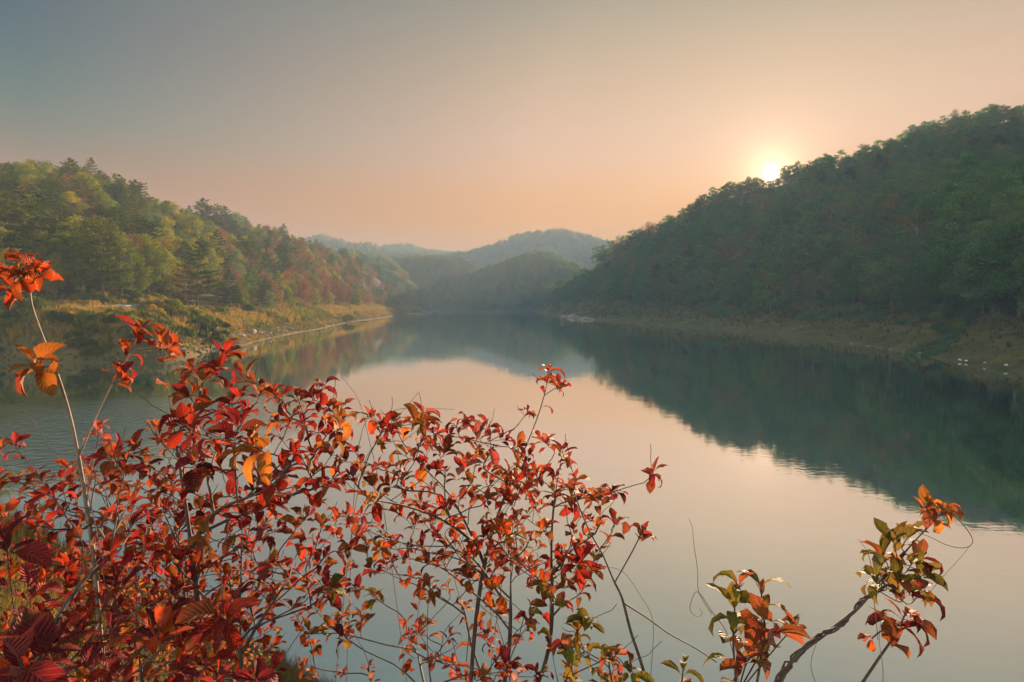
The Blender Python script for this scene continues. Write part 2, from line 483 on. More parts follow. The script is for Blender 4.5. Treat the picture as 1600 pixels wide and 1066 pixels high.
for hi, (nm, D, wf, wb, prof, th) in enumerate(HILLS):
    pxs = np.linspace(prof[0][0], prof[-1][0], 150)
    x = (pxs - 800) / FPX
    pys = np.interp(pxs, [p[0] for p in prof], [p[1] for p in prof])
    k = np.array([1, 2, 3, 2, 1.0]); k /= k.sum()
    pys = np.convolve(np.pad(pys, 2, mode='edge'), k, mode='valid')
    e = (533 - pys) / FPX
    slope = (-SP + e * CP) / (CP + e * SP)
    H = np.maximum(CAM_Z + slope * D - th, 0.0)
    s = np.linspace(-1, 1, 70)
    prof_s = np.where(s < 0, np.cos(np.clip(-s, 0, 1) * math.pi / 2) ** 1.35, np.cos(np.clip(s, 0, 1) * math.pi / 2) ** 1.2)
    rad = np.where(s < 0, D + s * wf, D + s * wb)
    XX = x[None, :] / CP * rad[:, None]
    YY = np.repeat(rad[:, None], len(x), 1)
    gul = fbm(XX / 60.0 + hi * 7, YY / 130.0, 4, 40 + hi)
    ZZ = H[None, :] * prof_s[:, None]
    ZZ = ZZ + gul * np.minimum(ZZ * 0.16, 9) * (1 - prof_s[:, None] ** 3) - 1.0
    V = np.stack([XX, YY, ZZ], -1).reshape(-1, 3)
    nr, na = XX.shape
    i, j = np.meshgrid(np.arange(nr - 1), np.arange(na - 1), indexing='ij')
    F = np.stack([i * na + j, i * na + j + 1, (i + 1) * na + j + 1, (i + 1) * na + j], -1).reshape(-1, 4)
    ob = new_obj(nm, mesh_from(nm, V, F, [HILLM], True))
    tag(ob, kind="structure")
    hill_fn.append((XX, YY, ZZ))
# ------------------------------------------------------------------ trees
def tube(pts, radii, sides=6):
    """tapered tube along a polyline -> verts, quads (closed at the end by its small radius)"""
    pts = [Vector(p) for p in pts]
    V, F = [], []
    ref = Vector((0.31, 0.77, 0.55))
    for i, p in enumerate(pts):
        t = (pts[min(i + 1, len(pts) - 1)] - pts[max(i - 1, 0)])
        t = t.normalized() if t.length > 1e-9 else Vector((0, 0, 1))
        a = t.cross(ref)
        a = a.normalized() if a.length > 1e-4 else t.orthogonal().normalized()
        b = t.cross(a)
        for k in range(sides):
            w = 2 * math.pi * k / sides
            V.append(p + (a * math.cos(w) + b * math.sin(w)) * radii[i])
    for i in range(len(pts) - 1):
        for k in range(sides):
            k2 = (k + 1) % sides
            F.append((i * sides + k, i * sides + k2, (i + 1) * sides + k2, (i + 1) * sides + k))
    return V, F
class Tubes:
    def __init__(self): self.V, self.F = [], []
    def add(self, pts, radii, sides=5):
        v, f = tube(pts, radii, sides)
        o = len(self.V)
        self.V += v; self.F += [tuple(i + o for i in q) for q in f]
    def arrays(self):
        return np.array([tuple(v) for v in self.V], dtype=np.float32).reshape(-1, 3), np.array(self.F, dtype=np.int32).reshape(-1, 4)

def leaf_quads(P, N, size, aspect=0.6, g=None):
    """one small folded diamond per point: centre P, facing N"""
    g = g or nrg
    n = len(P)
    N = N / np.maximum(np.linalg.norm(N, axis=1, keepdims=True), 1e-6)
    r = g.normal(size=(n, 3))
    T = np.cross(N, r); T /= np.maximum(np.linalg.norm(T, axis=1, keepdims=True), 1e-6)
    B = np.cross(N, T)
    s = (size * g.uniform(0.6, 1.35, n))[:, None]
    V = np.stack([P - T * s * 0.5, P + B * s * aspect * 0.5 - N * s * 0.08, P + T * s * 0.5, P - B * s * aspect * 0.5 - N * s * 0.08], 1).reshape(-1, 3)
    F = np.arange(4 * n, dtype=np.int32).reshape(-1, 4)
    return V, F

def broadleaf(seed, H=10.0, wid=3.4, base=0.28, nlobe=13, per=260, leaf=0.30, lobe_r=1.25, sparse=0.0, droop=0.0):
    g = np.random.default_rng(seed); r = random.Random(seed)
    tb = Tubes()
    lean = Vector((r.uniform(-.5, .5), r.uniform(-.5, .5), 0))
    top = H * 0.8
    tr = [Vector((0, 0, -0.5)), Vector((0, 0, H * 0.12)) + lean * .1, Vector((0, 0, H * base)) + lean * .3, Vector((0, 0, H * 0.6)) + lean * .7, Vector((0, 0, top)) + lean]
    tb.add(tr, [0.2, 0.15, 0.125, 0.08, 0.02], 7)
    P, N = [], []
    for k in range(nlobe):
        t = (k + 0.5) / nlobe
        hz = H * (base + 0.06 + (0.93 - base) * t)
        env = wid * math.sin(math.pi * min(0.97, 0.16 + 0.84 * (t ** 0.9) * 0.95)) ** 0.7
        a = k * 2.399 + r.uniform(-.5, .5)
        rad = env * (r.uniform(0.35, 0.92) if k < nlobe - 1 else 0.1)
        c = Vector((math.cos(a) * rad, math.sin(a) * rad, hz)) + lean * t
        st = tr[2].lerp(tr[4], max(0.0, min(1.0, t * 0.8 - 0.05)))
        mid = st.lerp(c, 0.5) + Vector((0, 0, 0.25 * rad * 0.6))
        tb.add([st, mid, c], [0.065, 0.042, 0.012], 5)
        lr = lobe_r * r.uniform(0.7, 1.25) * (1.0 - 0.25 * t)
        for _ in range(4 if sparse < 0.3 else 9):
            d = Vector((r.gauss(0, 1), r.gauss(0, 1), r.gauss(0.3, .7))).normalized()
            tb.add([mid.lerp(c, r.random()), c + d * lr * r.uniform(.6, 1.0)], [0.02, 0.005], 4)
        n = int(per * (lr / lobe_r) ** 2 * (1 - sparse))
        d = g.normal(size=(n, 3)); d /= np.linalg.norm(d, axis=1, keepdims=True)
        bump = 1 + 0.28 * np.sin(d[:, 0] * 5 + k) * np.sin(d[:, 1] * 5 - k) + 0.2 * np.sin(d[:, 2] * 7 + 2 * k)
        rr = lr * bump * g.uniform(0.25, 1.0, n) ** 0.33
        pts = np.array(c) + d * rr[:, None] * np.array([1.0, 1.0, 0.72])
        pts[:, 2] -= droop * (d[:, 0] ** 2 + d[:, 1] ** 2) * lr
        P.append(pts); N.append(d + g.normal(size=(n, 3)) * 0.55 + np.array([0, 0, 0.35]))
    P, N = np.vstack(P), np.vstack(N)
    V, F = leaf_quads(P, N, leaf, 0.62, g)
    return tb.arrays(), (V, F)

def pine(seed, H=10.0, wid=2.5, base=0.3, whorls=11, per=46, leaf=0.42):
    g = np.random.default_rng(seed); r = random.Random(seed)
    tb = Tubes()
    lean = Vector((r.uniform(-.4, .4), r.uniform(-.4, .4), 0))
    tb.add([Vector((0, 0, -0.5)), Vector((0, 0, H * .3)) + lean * .15, Vector((0, 0, H * .7)) + lean * .6, Vector((0, 0, H * .985)) + lean], [0.19, 0.14, 0.08, 0.015], 7)
    P, N = [], []
    for k in range(whorls):
        t = k / (whorls - 1)
        hz = H * (base + (0.98 - base) * t ** 0.92)
        L = wid * (1 - t) ** 0.62 * r.uniform(0.8, 1.15) * (0.75 + 0.25 * min(1, t * 5)) + 0.25
        nb_ = r.randint(4, 6) if t < 0.85 else 3
        a0 = r.uniform(0, 6.28)
        for b in range(nb_):
            if r.random() < 0.12: continue
            a = a0 + 6.283 * b / nb_ + r.uniform(-.3, .3)
            LL = L * r.uniform(0.65, 1.2)
            d = Vector((math.cos(a), math.sin(a), 0))
            st = Vector((0, 0, hz - 0.1)) + lean * (hz / H) ** 1.3
            end = st + d * LL + Vector((0, 0, LL * (0.12 + 0.35 * t)))
            mid = st.lerp(end, 0.55) - Vector((0, 0, 0.07 * LL))
            tb.add([st, mid, end], [0.045 * (1 - .6 * t), 0.03 * (1 - .6 * t), 0.008], 4)
            n = int(per * max(0.45, LL / wid * 1.6))
            u = g.uniform(0.28, 1.05, n)
            side = g.normal(0, 0.24, n) * (0.5 + LL * 0.30) * np.clip(1.25 - np.abs(u - .72), .4, 1)
            base_p = np.array(st)[None, :] * (1 - u[:, None]) + np.array(end)[None, :] * u[:, None]
            perp = np.array([-d.y, d.x, 0])
            pts = base_p + perp * side[:, None] + np.array([0, 0, 1]) * (np.abs(g.normal(0, 0.13, n)) - 0.04 + 0.05 * np.cos(side * 3))[:, None]
            P.append(pts)
            N.append(np.array([0, 0, 1.0]) + g.normal(size=(n, 3)) * 0.6)
    P, N = np.vstack(P), np.vstack(N)
    V, F = leaf_quads(P, N, leaf, 0.42, g)
    return tb.arrays(), (V, F)

def foliage_mat(name, stops, transl=0.42, tcol=(1.1, 1.15, 0.5)):
    m = Mat(name)
    oi = m.n("ShaderNodeObjectInfo")
    tcn = m.n("ShaderNodeTexCoord")
    n1 = m.noise(tcn.outputs["Object"], 0.55, 3)
    f = m.math('ADD', m.math('MULTIPLY', oi.outputs["Random"], 0.8), m.math('MULTIPLY', m.math('SUBTRACT', n1, 0.37), 0.9), clamp=True)
    c = m.ramp(f, stops)
    n2 = m.noise(tcn.outputs["Object"], 6.0, 2)
    c = m.mix(m.math('MULTIPLY', n2, 0.6), c, m.mix(1.0, c, (0.6, 0.6, 0.55), 'MULTIPLY'))
    s1 = m.principled(c, 0.7, None, 0.06)
    tr = m.n("ShaderNodeBsdfTranslucent")
    m.put(tr.inputs[0], m.mix(1.0, c, tcol, 'MULTIPLY'))
    mx = m.n("ShaderNodeMixShader"); mx.inputs[0].default_value = transl
    m.put(mx.inputs[1], s1); m.put(mx.inputs[2], tr.outputs[0])
    return m.done(mx.outputs[0])
m = Mat("bark")
tcn = m.n("ShaderNodeTexCoord")
c = m.ramp(m.noise(tcn.outputs["Object"], 3.0, 5, 0.7), [(0.3, (0.06, 0.045, 0.032)), (0.7, (0.19, 0.155, 0.12))])
BARK = m.done(m.principled(c, 0.9, m.bump(m.noise(tcn.outputs["Object"], 9.0, 4), 0.6, 0.05), 0.15))
m = Mat("pale_bark")
tcn = m.n("ShaderNodeTexCoord")
c = m.ramp(m.noise(tcn.outputs["Object"], 2.0, 5, 0.7), [(0.3, (0.16, 0.13, 0.10)), (0.7, (0.34, 0.29, 0.23))])
PALEBARK = m.done(m.principled(c, 0.9, None, 0.15))

F_PINE = foliage_mat("pine_needles", [(0.0, (0.022, 0.040, 0.014)), (0.5, (0.055, 0.078, 0.010)), (1.0, (0.15, 0.145, 0.014))])
F_GREEN = foliage_mat("yellow_green_leaves", [(0.0, (0.045, 0.080, 0.006)), (0.45, (0.13, 0.165, 0.008)), (1.0, (0.30, 0.255, 0.010))])
F_BROWN = foliage_mat("autumn_leaves", [(0.0, (0.12, 0.060, 0.014)), (0.5, (0.21, 0.092, 0.016)), (1.0, (0.25, 0.145, 0.020))], 0.4, (1.1, 0.9, 0.5))
F_RED = foliage_mat("red_leaves", [(0.0, (0.17, 0.045, 0.022)), (1.0, (0.24, 0.075, 0.03))], 0.4, (1.1, 0.8, 0.6))
F_COOL = foliage_mat("mixed_green_leaves", [(0.0, (0.058, 0.118, 0.072)), (0.5, (0.098, 0.182, 0.094)), (1.0, (0.16, 0.23, 0.09))])
F_GREY = foliage_mat("thin_brown_grey_leaves", [(0.0, (0.12, 0.13, 0.075)), (0.5, (0.17, 0.15, 0.09)), (1.0, (0.21, 0.15, 0.09))], 0.4, (1.05, 1.0, 0.7))

def tree_meshes(nm, built, bark, leafm):
    (tv, tf), (lv, lf) = built
    trunk = mesh_from(nm + "_trunk", tv, tf, [bark], True)
    crown = mesh_from(nm + "_crown", lv, lf, [leafm])
    both = mesh_from(nm, np.vstack([tv, lv]), np.vstack([tf, lf + len(tv)]), [bark, leafm], False, None, [0] * len(tf) + [1] * len(lf))
    return trunk, crown, both
SPECIES = {}
def species(key, name, leafm, bark, hi, lo):
    SPECIES[key] = dict(name=name, hi=[tree_meshes(name, b, bark, leafm) for b in hi], lo=[tree_meshes(name + "_far", b, bark, leafm) for b in lo])
species("pine", "pine_tree", F_PINE, BARK, [pine(s, base=b, wid=w, per=95, leaf=0.30, whorls=13) for s, b, w in ((1, .22, 2.6), (2, .34, 2.9), (3, .16, 2.3), (4, .28, 3.2))], [pine(s, per=40, leaf=.46) for s in (5, 6, 7)])
species("green", "broadleaf_tree", F_GREEN, BARK, [broadleaf(s, wid=w, nlobe=n, per=560, leaf=0.20, base=b) for s, w, n, b in ((11, 3.2, 15, .22), (12, 2.6, 14, .2), (13, 3.6, 17, .25), (14, 2.9, 13, .3))], [broadleaf(s, per=230, leaf=.34, base=.18) for s in (15, 16, 17)])
species("brown", "autumn_tree", F_BROWN, PALEBARK, [broadleaf(s, wid=2.8, nlobe=14, per=520, leaf=0.17, sparse=.35, lobe_r=1.3, base=.24) for s in (21, 22, 23)], [broadleaf(s, wid=2.9, per=240, leaf=.28, sparse=.3, lobe_r=1.3) for s in (24, 25, 26)])
species("red", "red_leaved_tree", F_RED, BARK, [broadleaf(s, wid=2.7, nlobe=13, per=520, leaf=0.18, sparse=.2, base=.2) for s in (31, 32)], [broadleaf(s, wid=2.8, per=240, leaf=.3, sparse=.2) for s in (34,)])
species("cool", "evergreen_tree", F_COOL, BARK, [broadleaf(s, wid=w, nlobe=n, per=560, leaf=0.21, base=.16) for s, w, n in ((41, 3.4, 16), (42, 3.0, 14), (43, 3.8, 18), (44, 2.6, 13))], [broadleaf(s, per=230, leaf=.35, base=.15) for s in (45, 46, 47)])
species("grey", "thin_tree", F_GREY, BARK, [broadleaf(s, wid=2.6, nlobe=13, per=500, leaf=0.16, sparse=.5, lobe_r=1.3, base=.3) for s in (51, 52, 53)], [broadleaf(s, wid=2.7, per=240, leaf=.27, sparse=.45, lobe_r=1.3, base=.28) for s in (54, 55, 56)])
F_FRESH = foliage_mat("fresh_green_leaves", [(0.0, (0.055, 0.13, 0.045)), (0.5, (0.09, 0.19, 0.055)), (1.0, (0.15, 0.25, 0.065))])
species("fresh", "leafy_tree", F_FRESH, BARK, [broadleaf(s, wid=w, nlobe=n, per=560, leaf=0.21, base=.16) for s, w, n in ((71, 3.5, 17), (72, 3.1, 15), (73, 2.8, 14))], [broadleaf(s, per=230, leaf=.35, base=.15) for s in (75, 76)])
KEYS = list(SPECIES)

# far woods: one geometry-node object per hillside (nobody could count these)
lib = bpy.data.collections.new("far_tree_shapes")
LIB_INDEX = {}
_lib = []
for k in KEYS:
    for i, (t_, c_, both) in enumerate(SPECIES[k]["lo"]):
        _lib.append(("%02d_%s_%d" % (KEYS.index(k), k, i), k, both))
for idx, (nm, k, both) in enumerate(sorted(_lib, key=lambda q: q[0])):
    o = bpy.data.objects.new(nm, both)
    lib.objects.link(o)
    LIB_INDEX.setdefault(k, []).append(idx)
def scatter_group(coll, name):
    ng = bpy.data.node_groups.new(name, "GeometryNodeTree")
    ng.interface.new_socket("Geometry", in_out='INPUT', socket_type='NodeSocketGeometry')
    ng.interface.new_socket("Geometry", in_out='OUTPUT', socket_type='NodeSocketGeometry')
    gi, go = ng.nodes.new("NodeGroupInput"), ng.nodes.new("NodeGroupOutput")
    ci = ng.nodes.new("GeometryNodeCollectionInfo")
    ci.inputs["Collection"].default_value = coll
    ci.inputs["Separate Children"].default_value = True
    ci.inputs["Reset Children"].default_value = True
    ip = ng.nodes.new("GeometryNodeInstanceOnPoints")
    ip.inputs["Pick Instance"].default_value = True
    def attr(nm, typ):
        a = ng.nodes.new("GeometryNodeInputNamedAttribute")
        a.data_type = typ; a.inputs["Name"].default_value = nm
        return a.outputs["Attribute"]
    ng.links.new(gi.outputs[0], ip.inputs["Points"])
    ng.links.new(ci.outputs[0], ip.inputs["Instance"])
    ng.links.new(attr("pick", 'INT'), ip.inputs["Instance Index"])
    ng.links.new(attr("turn", 'FLOAT_VECTOR'), ip.inputs["Rotation"])
    ng.links.new(attr("size", 'FLOAT_VECTOR'), ip.inputs["Scale"])
    ng.links.new(ip.outputs[0], go.inputs[0])
    return ng
TREE_SCATTER = scatter_group(lib, "scatter_trees")
def scatter(name, rows, ng):
    """rows: (x, y, z, pick, (rx,ry,rz), (sx,sy,sz))"""
    me = bpy.data.meshes.new(name)
    me.vertices.add(len(rows))
    me.vertices.foreach_set("co", np.array([r[:3] for r in rows], dtype=np.float32).ravel())
    a = me.attributes.new("pick", 'INT', 'POINT'); a.data.foreach_set("value", np.array([r[3] for r in rows], dtype=np.int32))
    a = me.attributes.new("turn", 'FLOAT_VECTOR', 'POINT'); a.data.foreach_set("vector", np.array([r[4] for r in rows], dtype=np.float32).ravel())
    a = me.attributes.new("size", 'FLOAT_VECTOR', 'POINT'); a.data.foreach_set("vector", np.array([r[5] for r in rows], dtype=np.float32).ravel())
    me.update()
    ob = new_obj(name, me)
    md = ob.modifiers.new("scatter", 'NODES'); md.node_group = ng
    tag(ob, kind="stuff")
    return ob

def pix(x, y, z):
    """where a point of the place falls in the photograph's pixels"""
    f = y * CP - (z - CAM_Z) * SP
    u = y * SP + (z - CAM_Z) * CP
    return 800 + FPX * x / f, 533 - FPX * u / f

ROAD = [(-150, 83), (-110, 92.0), (-86, 96.0), (-70, 98.0), (-64, 102), (-65, 110), (-69, 124), (-73, 145), (-78, 175), (-84, 220)]
def near_road(x, y):
    return np.abs(seg_dist(x, y, ROAD))

def candidates():
    pts = []
    for cell, r0, r1 in ((3.7, 70, 175), (4.8, 175, 330), (6.0, 330, 640)):
        n = int(2 * r1 / cell)
        gx, gy = np.meshgrid(np.arange(-n // 2, n // 2 + 1), np.arange(0, int(r1 / cell) + 1))
        x = (gx + 0.5 * (gy % 2) + nrg.uniform(-.42, .42, gx.shape)) * cell
        y = (gy + nrg.uniform(-.42, .42, gx.shape)) * cell
        x, y = x.ravel(), y.ravel()
        r = np.hypot(x, y); a = np.degrees(np.arctan2(x, y))
        k = (r >= r0) & (r < r1) & (a > -60) & (a < 50) & (y > 60)
        pts.append(np.stack([x[k], y[k]], 1))
    p = np.vstack(pts)
    z = terrain(p[:, 0], p[:, 1])
    return p[:, 0], p[:, 1], z
cx, cy, cz = candidates()
side = np.where(cx < np.interp(cy, [0, 60, 200, 480, 700], [-10, -10, -5, -20, -100]), 'L', 'R')
nr_ = near_road(cx, cy)
lim_L = np.interp(cy, [70, 110, 130, 300, 440], [7.2, 7.2, 5.0, 4.2, 2.4]) + 1.2 * fbm(cx / 9, cy / 9, 2, 77)
lim_R = 4.9 + 1.5 * fbm(cx / 14, cy / 14, 2, 78)
keep = np.where(side == 'L', (cz > lim_L) & (nr_ > 4.0), cz > lim_R)
keep &= cy < 620
gd = np.abs(seg_dist(cx, cy, [(p.x, p.y) for p in GULLY]))
keep &= gd > 3.0
cx, cy, cz, side = cx[keep], cy[keep], cz[keep], side[keep]

def pick_species(sd, px, x, y, z):
    n = float(vnoise(np.array([x / 17.0]), np.array([y / 17.0]), 5)[0])
    u = rng.random()
    if sd == 'L':
        if px < 330:
            w = (("pine", .27), ("green", .58), ("brown", .09), ("cool", .06)) if n < .15 else (("pine", .12), ("green", .70), ("brown", .14), ("cool", .04))
        elif px < 440:
            w = (("pine", .15), ("green", .40), ("brown", .35), ("cool", .10))
        else:
            w = (("pine", .14), ("green", .30), ("brown", .44), ("red", .12)) if z < 26 else (("pine", .35), ("green", .35), ("brown", .30))
    elif px > 1440 and y < 190:
        w = (("cool", .40), ("fresh", .50), ("grey", .10))
    else:
        w = (("cool", .56), ("fresh", .10), ("grey", .24), ("pine", .05), ("brown", .05)) if n < .2 else (("cool", .44), ("grey", .36), ("brown", .08), ("fresh", .12))
    for k, p in w:
        u -= p
        if u <= 0: return k
    return w[0][0]

trees = []
for x, y, z, sd in zip(cx.tolist(), cy.tolist(), cz.tolist(), side.tolist()):
    px, py = pix(x, y, z)
    k = pick_species(sd, px, x, y, z)
    if sd == 'L':
        h = rng.uniform(8.5, 14.5) if k == "pine" else rng.uniform(6.5, 11.5)
        if z < 14 and px < 330: h *= 1.15
        if px > 560: h *= 0.72
    else:
        h = rng.uniform(7.5, 13.0)
        if z > 40: h = rng.uniform(5.0, 9.0)
        if px > 1480 and y < 150: h *= 1.35
    if z < lim_L.mean() + 1.0: h *= rng.uniform(0.55, 0.95)
    if sd == 'R' and abs(px - 1205) < 16 and z > 45:
        h = min(h, 4.0)
    trees.append([x, y, z, k, h, sd, px, 0.0])
# the tall pine that stands up from the left ridge, with its lower neighbours
for px, py, Y, k, h in ((318, 309, 270, "pine", 17.0), (297, 322, 272, "pine", 14.0), (340, 318, 274, "pine", 15.0), (355, 323, 272, "pine", 13.5), (372, 333, 280, "cool", 12.0)):
    q = at_Y(px, py, Y)
    z = ground_z(q.x, q.y)
    trees.append([q.x, q.y, z, k, max(6.0, q.z - z), 'L', px, 0.0])
# what shows of each: nearest first, a running skyline per pixel column
order = sorted(range(len(trees)), key=lambda i: math.hypot(trees[i][0], trees[i][1]))
skyl = np.full(2400, -1e9)
for i in order:
    x, y, z, k, h, sd, px, _ = trees[i]
    w = h * 0.26 * FPX / y
    a, b = int(max(0, px - w + 400)), int(min(2399, px + w + 400))
    if b <= a: continue
    top, bot = 533 - pix(x, y, z + h)[1], 533 - pix(x, y, z)[1]
    seg = skyl[a:b + 1]
    vis = float(np.clip(top - np.maximum(seg, bot), 0, None).mean())
    inside = 1.0 if -20 < px < 1620 else 0.0
    trees[i][7] = vis * w * inside if vis > 0 else -1
    prof = top - (top - bot) * 0.35 * np.abs(np.linspace(-1, 1, b - a + 1)) ** 2
    np.maximum(seg, prof * 0.985, out=seg)
ranked = sorted([i for i in range(len(trees)) if trees[i][7] >= 0], key=lambda i: -trees[i][7])
one_by_one = set(ranked[:300])

TREE_WORDS = {"pine": "dark layered pine", "green": "yellow green broadleaf", "brown": "thin russet tree", "red": "reddish tree", "cool": "dusky green tree", "grey": "thin greyish tree", "fresh": "fresh green leafy tree"}
def place(sd, px, z):
    if sd == 'L':
        band = "foot" if z < 10 else ("lower slope" if z < 20 else ("upper slope" if z < 34 else "ridge"))
        hor = "over the road" if px < 120 else ("behind the golden bush" if px < 280 else ("near the ridge pine" if px < 400 else ("along the left shore" if px < 520 else "near the headland tip")))
    else:
        band = "foot" if z < 10 else ("lower slope" if z < 24 else ("upper slope" if z < 46 else "ridge"))
        hor = "near the headland tip" if px < 960 else ("left of the sun" if px < 1130 else ("below the sun" if px < 1290 else ("right of the sun" if px < 1450 else "above the dark gully")))
    return band, hor
_combo = {}
for i in sorted(one_by_one, key=lambda i: trees[i][6]):
    x, y, z, k, h, sd, px, _ = trees[i]
    size = "tall " if h > 11 else ("" if h > 8.2 else "low ")
    _combo.setdefault((size, k, place(sd, px, z), sd), []).append(i)
LABEL = {}
ORD = ["leftmost", "second from left", "third from left", "fourth from left", "fifth from left", "sixth from left", "seventh from left", "eighth from left", "ninth from left", "tenth from left", "eleventh from left", "twelfth from left", "thirteenth from left"]
for (size, k, (band, hor), sd), ids in _combo.items():
    what = size + TREE_WORDS[k]
    where = ("on the " if band in ("ridge",) or "slope" in band else "at the ") + band + " " + hor
    for n, i in enumerate(ids):
        if len(ids) == 1:
            LABEL[i] = "single " + what + " " + where
        elif n < len(ORD):
            LABEL[i] = ORD[n] + " " + what + " " + where
        else:
            LABEL[i] = what + " " + where + ", further right"
rest_L, rest_R = [], []
named = set()
for i, (x, y, z, k, h, sd, px, vis) in enumerate(trees):
    s = h / 10.0
    rz = rng.uniform(0, 6.283)
    sxy = s * rng.uniform(0.9, 1.25) * (1.15 if sd == 'R' else 1.0)
    sp_ = SPECIES[k]
    if i in one_by_one:
        near = y < 210
        lab = LABEL[i]
        grp = "trees on the left hill" if sd == 'L' else "trees on the shaded right hill"
        tr_, cr_, both = sp_["hi"][rng.randrange(len(sp_["hi"]))]
        if near:
            root = link(bpy.data.objects.new(sp_["name"], None))
            t_ = link(bpy.data.objects.new("trunk", tr_), root)
            c_ = link(bpy.data.objects.new("crown", cr_), root)
        else:
            root = link(bpy.data.objects.new(sp_["name"], both))
        root.location = (x, y, z - 0.15)
        root.rotation_euler = (0, 0, rz)
        root.scale = (sxy, sxy, s)
        tag(root, lab, "tree", grp)
        trees[i].append(root)
    elif vis >= 0 or sd == 'L' or rng.random() < 0.5:
        (rest_L if sd == 'L' else rest_R).append((x, y, z - 0.15, rng.choice(LIB_INDEX[k]), (0, 0, rz), (sxy, sxy, s)))
scatter("forest", rest_L, TREE_SCATTER)
scatter("forest", rest_R, TREE_SCATTER)
# woods on the far hills
for hi, (XX, YY, ZZ) in enumerate(hill_fn):
    rows = []
    g = np.random.default_rng(300 + hi)
    nr, na = XX.shape
    cell_w = abs(XX[nr // 2, 1] - XX[nr // 2, 0]); cell_r = abs(YY[1, 0] - YY[0, 0])
    area = cell_w * cell_r * nr * na
    n = int(min(4200, area / (36 if hi < 3 else 80)))
    for _ in range(n):
        a, b = g.uniform(0, nr * 0.62), g.uniform(0, na - 1.001)
        i0, j0 = int(a), int(b); fa, fb = a - i0, b - j0
        q = [A[i0, j0] * (1 - fa) * (1 - fb) + A[i0 + 1, j0] * fa * (1 - fb) + A[i0, j0 + 1] * (1 - fa) * fb + A[i0 + 1, j0 + 1] * fa * fb for A in (XX, YY, ZZ)]
        if q[2] < 2.0: continue
        k = g.choice(["cool", "green", "pine", "brown"], p=[.5, .2, .15, .15])
        s = g.uniform(0.6, 1.15)
        rows.append((q[0], q[1], q[2] - .2, int(g.choice(LIB_INDEX[k])), (0, 0, g.uniform(0, 6.28)), (s * 1.15, s * 1.15, s)))
    scatter("far_woods", rows, TREE_SCATTER)
# ------------------------------------------------------------------ road, rocks, bushes and grass on the banks
def strip(name, line, width, lift, thick, mat):
    pts = densify([Vector((x, y, 0)) for x, y in line], 2.0)
    V, F = [], []
    for i, p in enumerate(pts):
        t = (pts[min(i + 1, len(pts) - 1)] - pts[max(i - 1, 0)]).normalized()
        n = Vector((-t.y, t.x, 0))
        zc = max(ground_z(*(p + n * o).xy) for o in (-width / 2, 0, width / 2)) + lift
        for o, dz in ((-width / 2, -thick), (-width / 2, 0), (width / 2, 0), (width / 2, -thick)):
            q = p + n * o
            V.append((q.x, q.y, zc + dz))
    zs = np.array([v[2] for v in V]).reshape(-1, 4)
    k = np.ones(9) / 9
    for c in range(4):
        zs[:, c] = np.convolve(np.pad(zs[:, c], 4, mode='edge'), k, mode='valid')
    V = [(v[0], v[1], z) for v, z in zip(V, zs.ravel())]
    for i in range(len(pts) - 1):
        a, b = i * 4, i * 4 + 4
        for k2 in range(3):
            F.append((a + k2, b + k2, b + k2 + 1, a + k2 + 1))
    return new_obj(name, mesh_from(name, V, F, [mat]))
m = Mat("worn_concrete")
pos = m.pos()
c = m.ramp(m.noise(pos, 0.9, 6, 0.7), [(0.3, (0.26, 0.245, 0.22)), (0.7, (0.42, 0.40, 0.36))])
CONCRETE = m.done(m.principled(c, 0.85, m.bump(m.noise(pos, 14, 3), 0.4, 0.02), 0.2))
road = strip("road", ROAD[:6], 3.6, 0.16, 0.7, CONCRETE)
tag(road, kind="structure")

# rocks
m = Mat("pale_rock")
tcn = m.n("ShaderNodeTexCoord")
c = m.ramp(m.noise(tcn.outputs["Object"], 1.6, 6, 0.7), [(0.3, (0.13, 0.10, 0.075)), (0.7, (0.30, 0.25, 0.19))])
ROCK = m.done(m.principled(c, 0.9, m.bump(m.noise(tcn.outputs["Object"], 5, 6, 0.7), 0.8, 0.15), 0.2))
m = Mat("white_stone")
WHITE = m.done(m.principled((0.50, 0.48, 0.45), 0.7, None, 0.2))
def rock_mesh(seed):
    bm = bmesh.new()
    bmesh.ops.create_icosphere(bm, subdivisions=2, radius=1.0)
    r = random.Random(seed)
    planes = [(Vector((r.gauss(0, 1), r.gauss(0, 1), r.gauss(0, 1))).normalized(), r.uniform(0.5, 0.85)) for _ in range(9)]
    for v in bm.verts:
        for n, d in planes:
            e = v.co.dot(n) - d
            if e > 0: v.co -= n * e
        v.co += Vector((mnoise.noise(v.co * 2.3 + Vector((seed, 0, 0))),) * 3) * 0.06
        v.co.z *= 0.7
    me = bpy.data.meshes.new("rock")
    bm.to_mesh(me); bm.free()
    return me
ROCKS = [rock_mesh(s) for s in range(6)]
for me in ROCKS: me.materials.append(ROCK)
WROCKS = [rock_mesh(s + 20) for s in range(2)]
for me in WROCKS: me.materials.append(WHITE)
LROCK_LABELS = ["largest pale boulder where the left bank juts out", "flat pale rock slab beside the largest boulder on the left bank", "tan boulder half sunk at the waterline of the left bank", "small pale rock at the water's edge under the yellow grass", "jagged tan rock low on the eroded left bank"]
def put_rock(px, py, s, me, lab, grp, name="rock", dz=0.1):
    q = on_water(px, py)
    ob = new_obj(name, me)
    ob.location = (q.x, q.y, max(ground_z(q.x, q.y), -0.1) + dz * s)
    ob.scale = (s * rng.uniform(.9, 1.5), s * rng.uniform(.8, 1.2), s * rng.uniform(.7, 1.1))
    ob.rotation_euler = (rng.uniform(-.2, .2), rng.uniform(-.2, .2), rng.uniform(0, 6.28))
    tag(ob, lab, "rock", grp)
    return ob
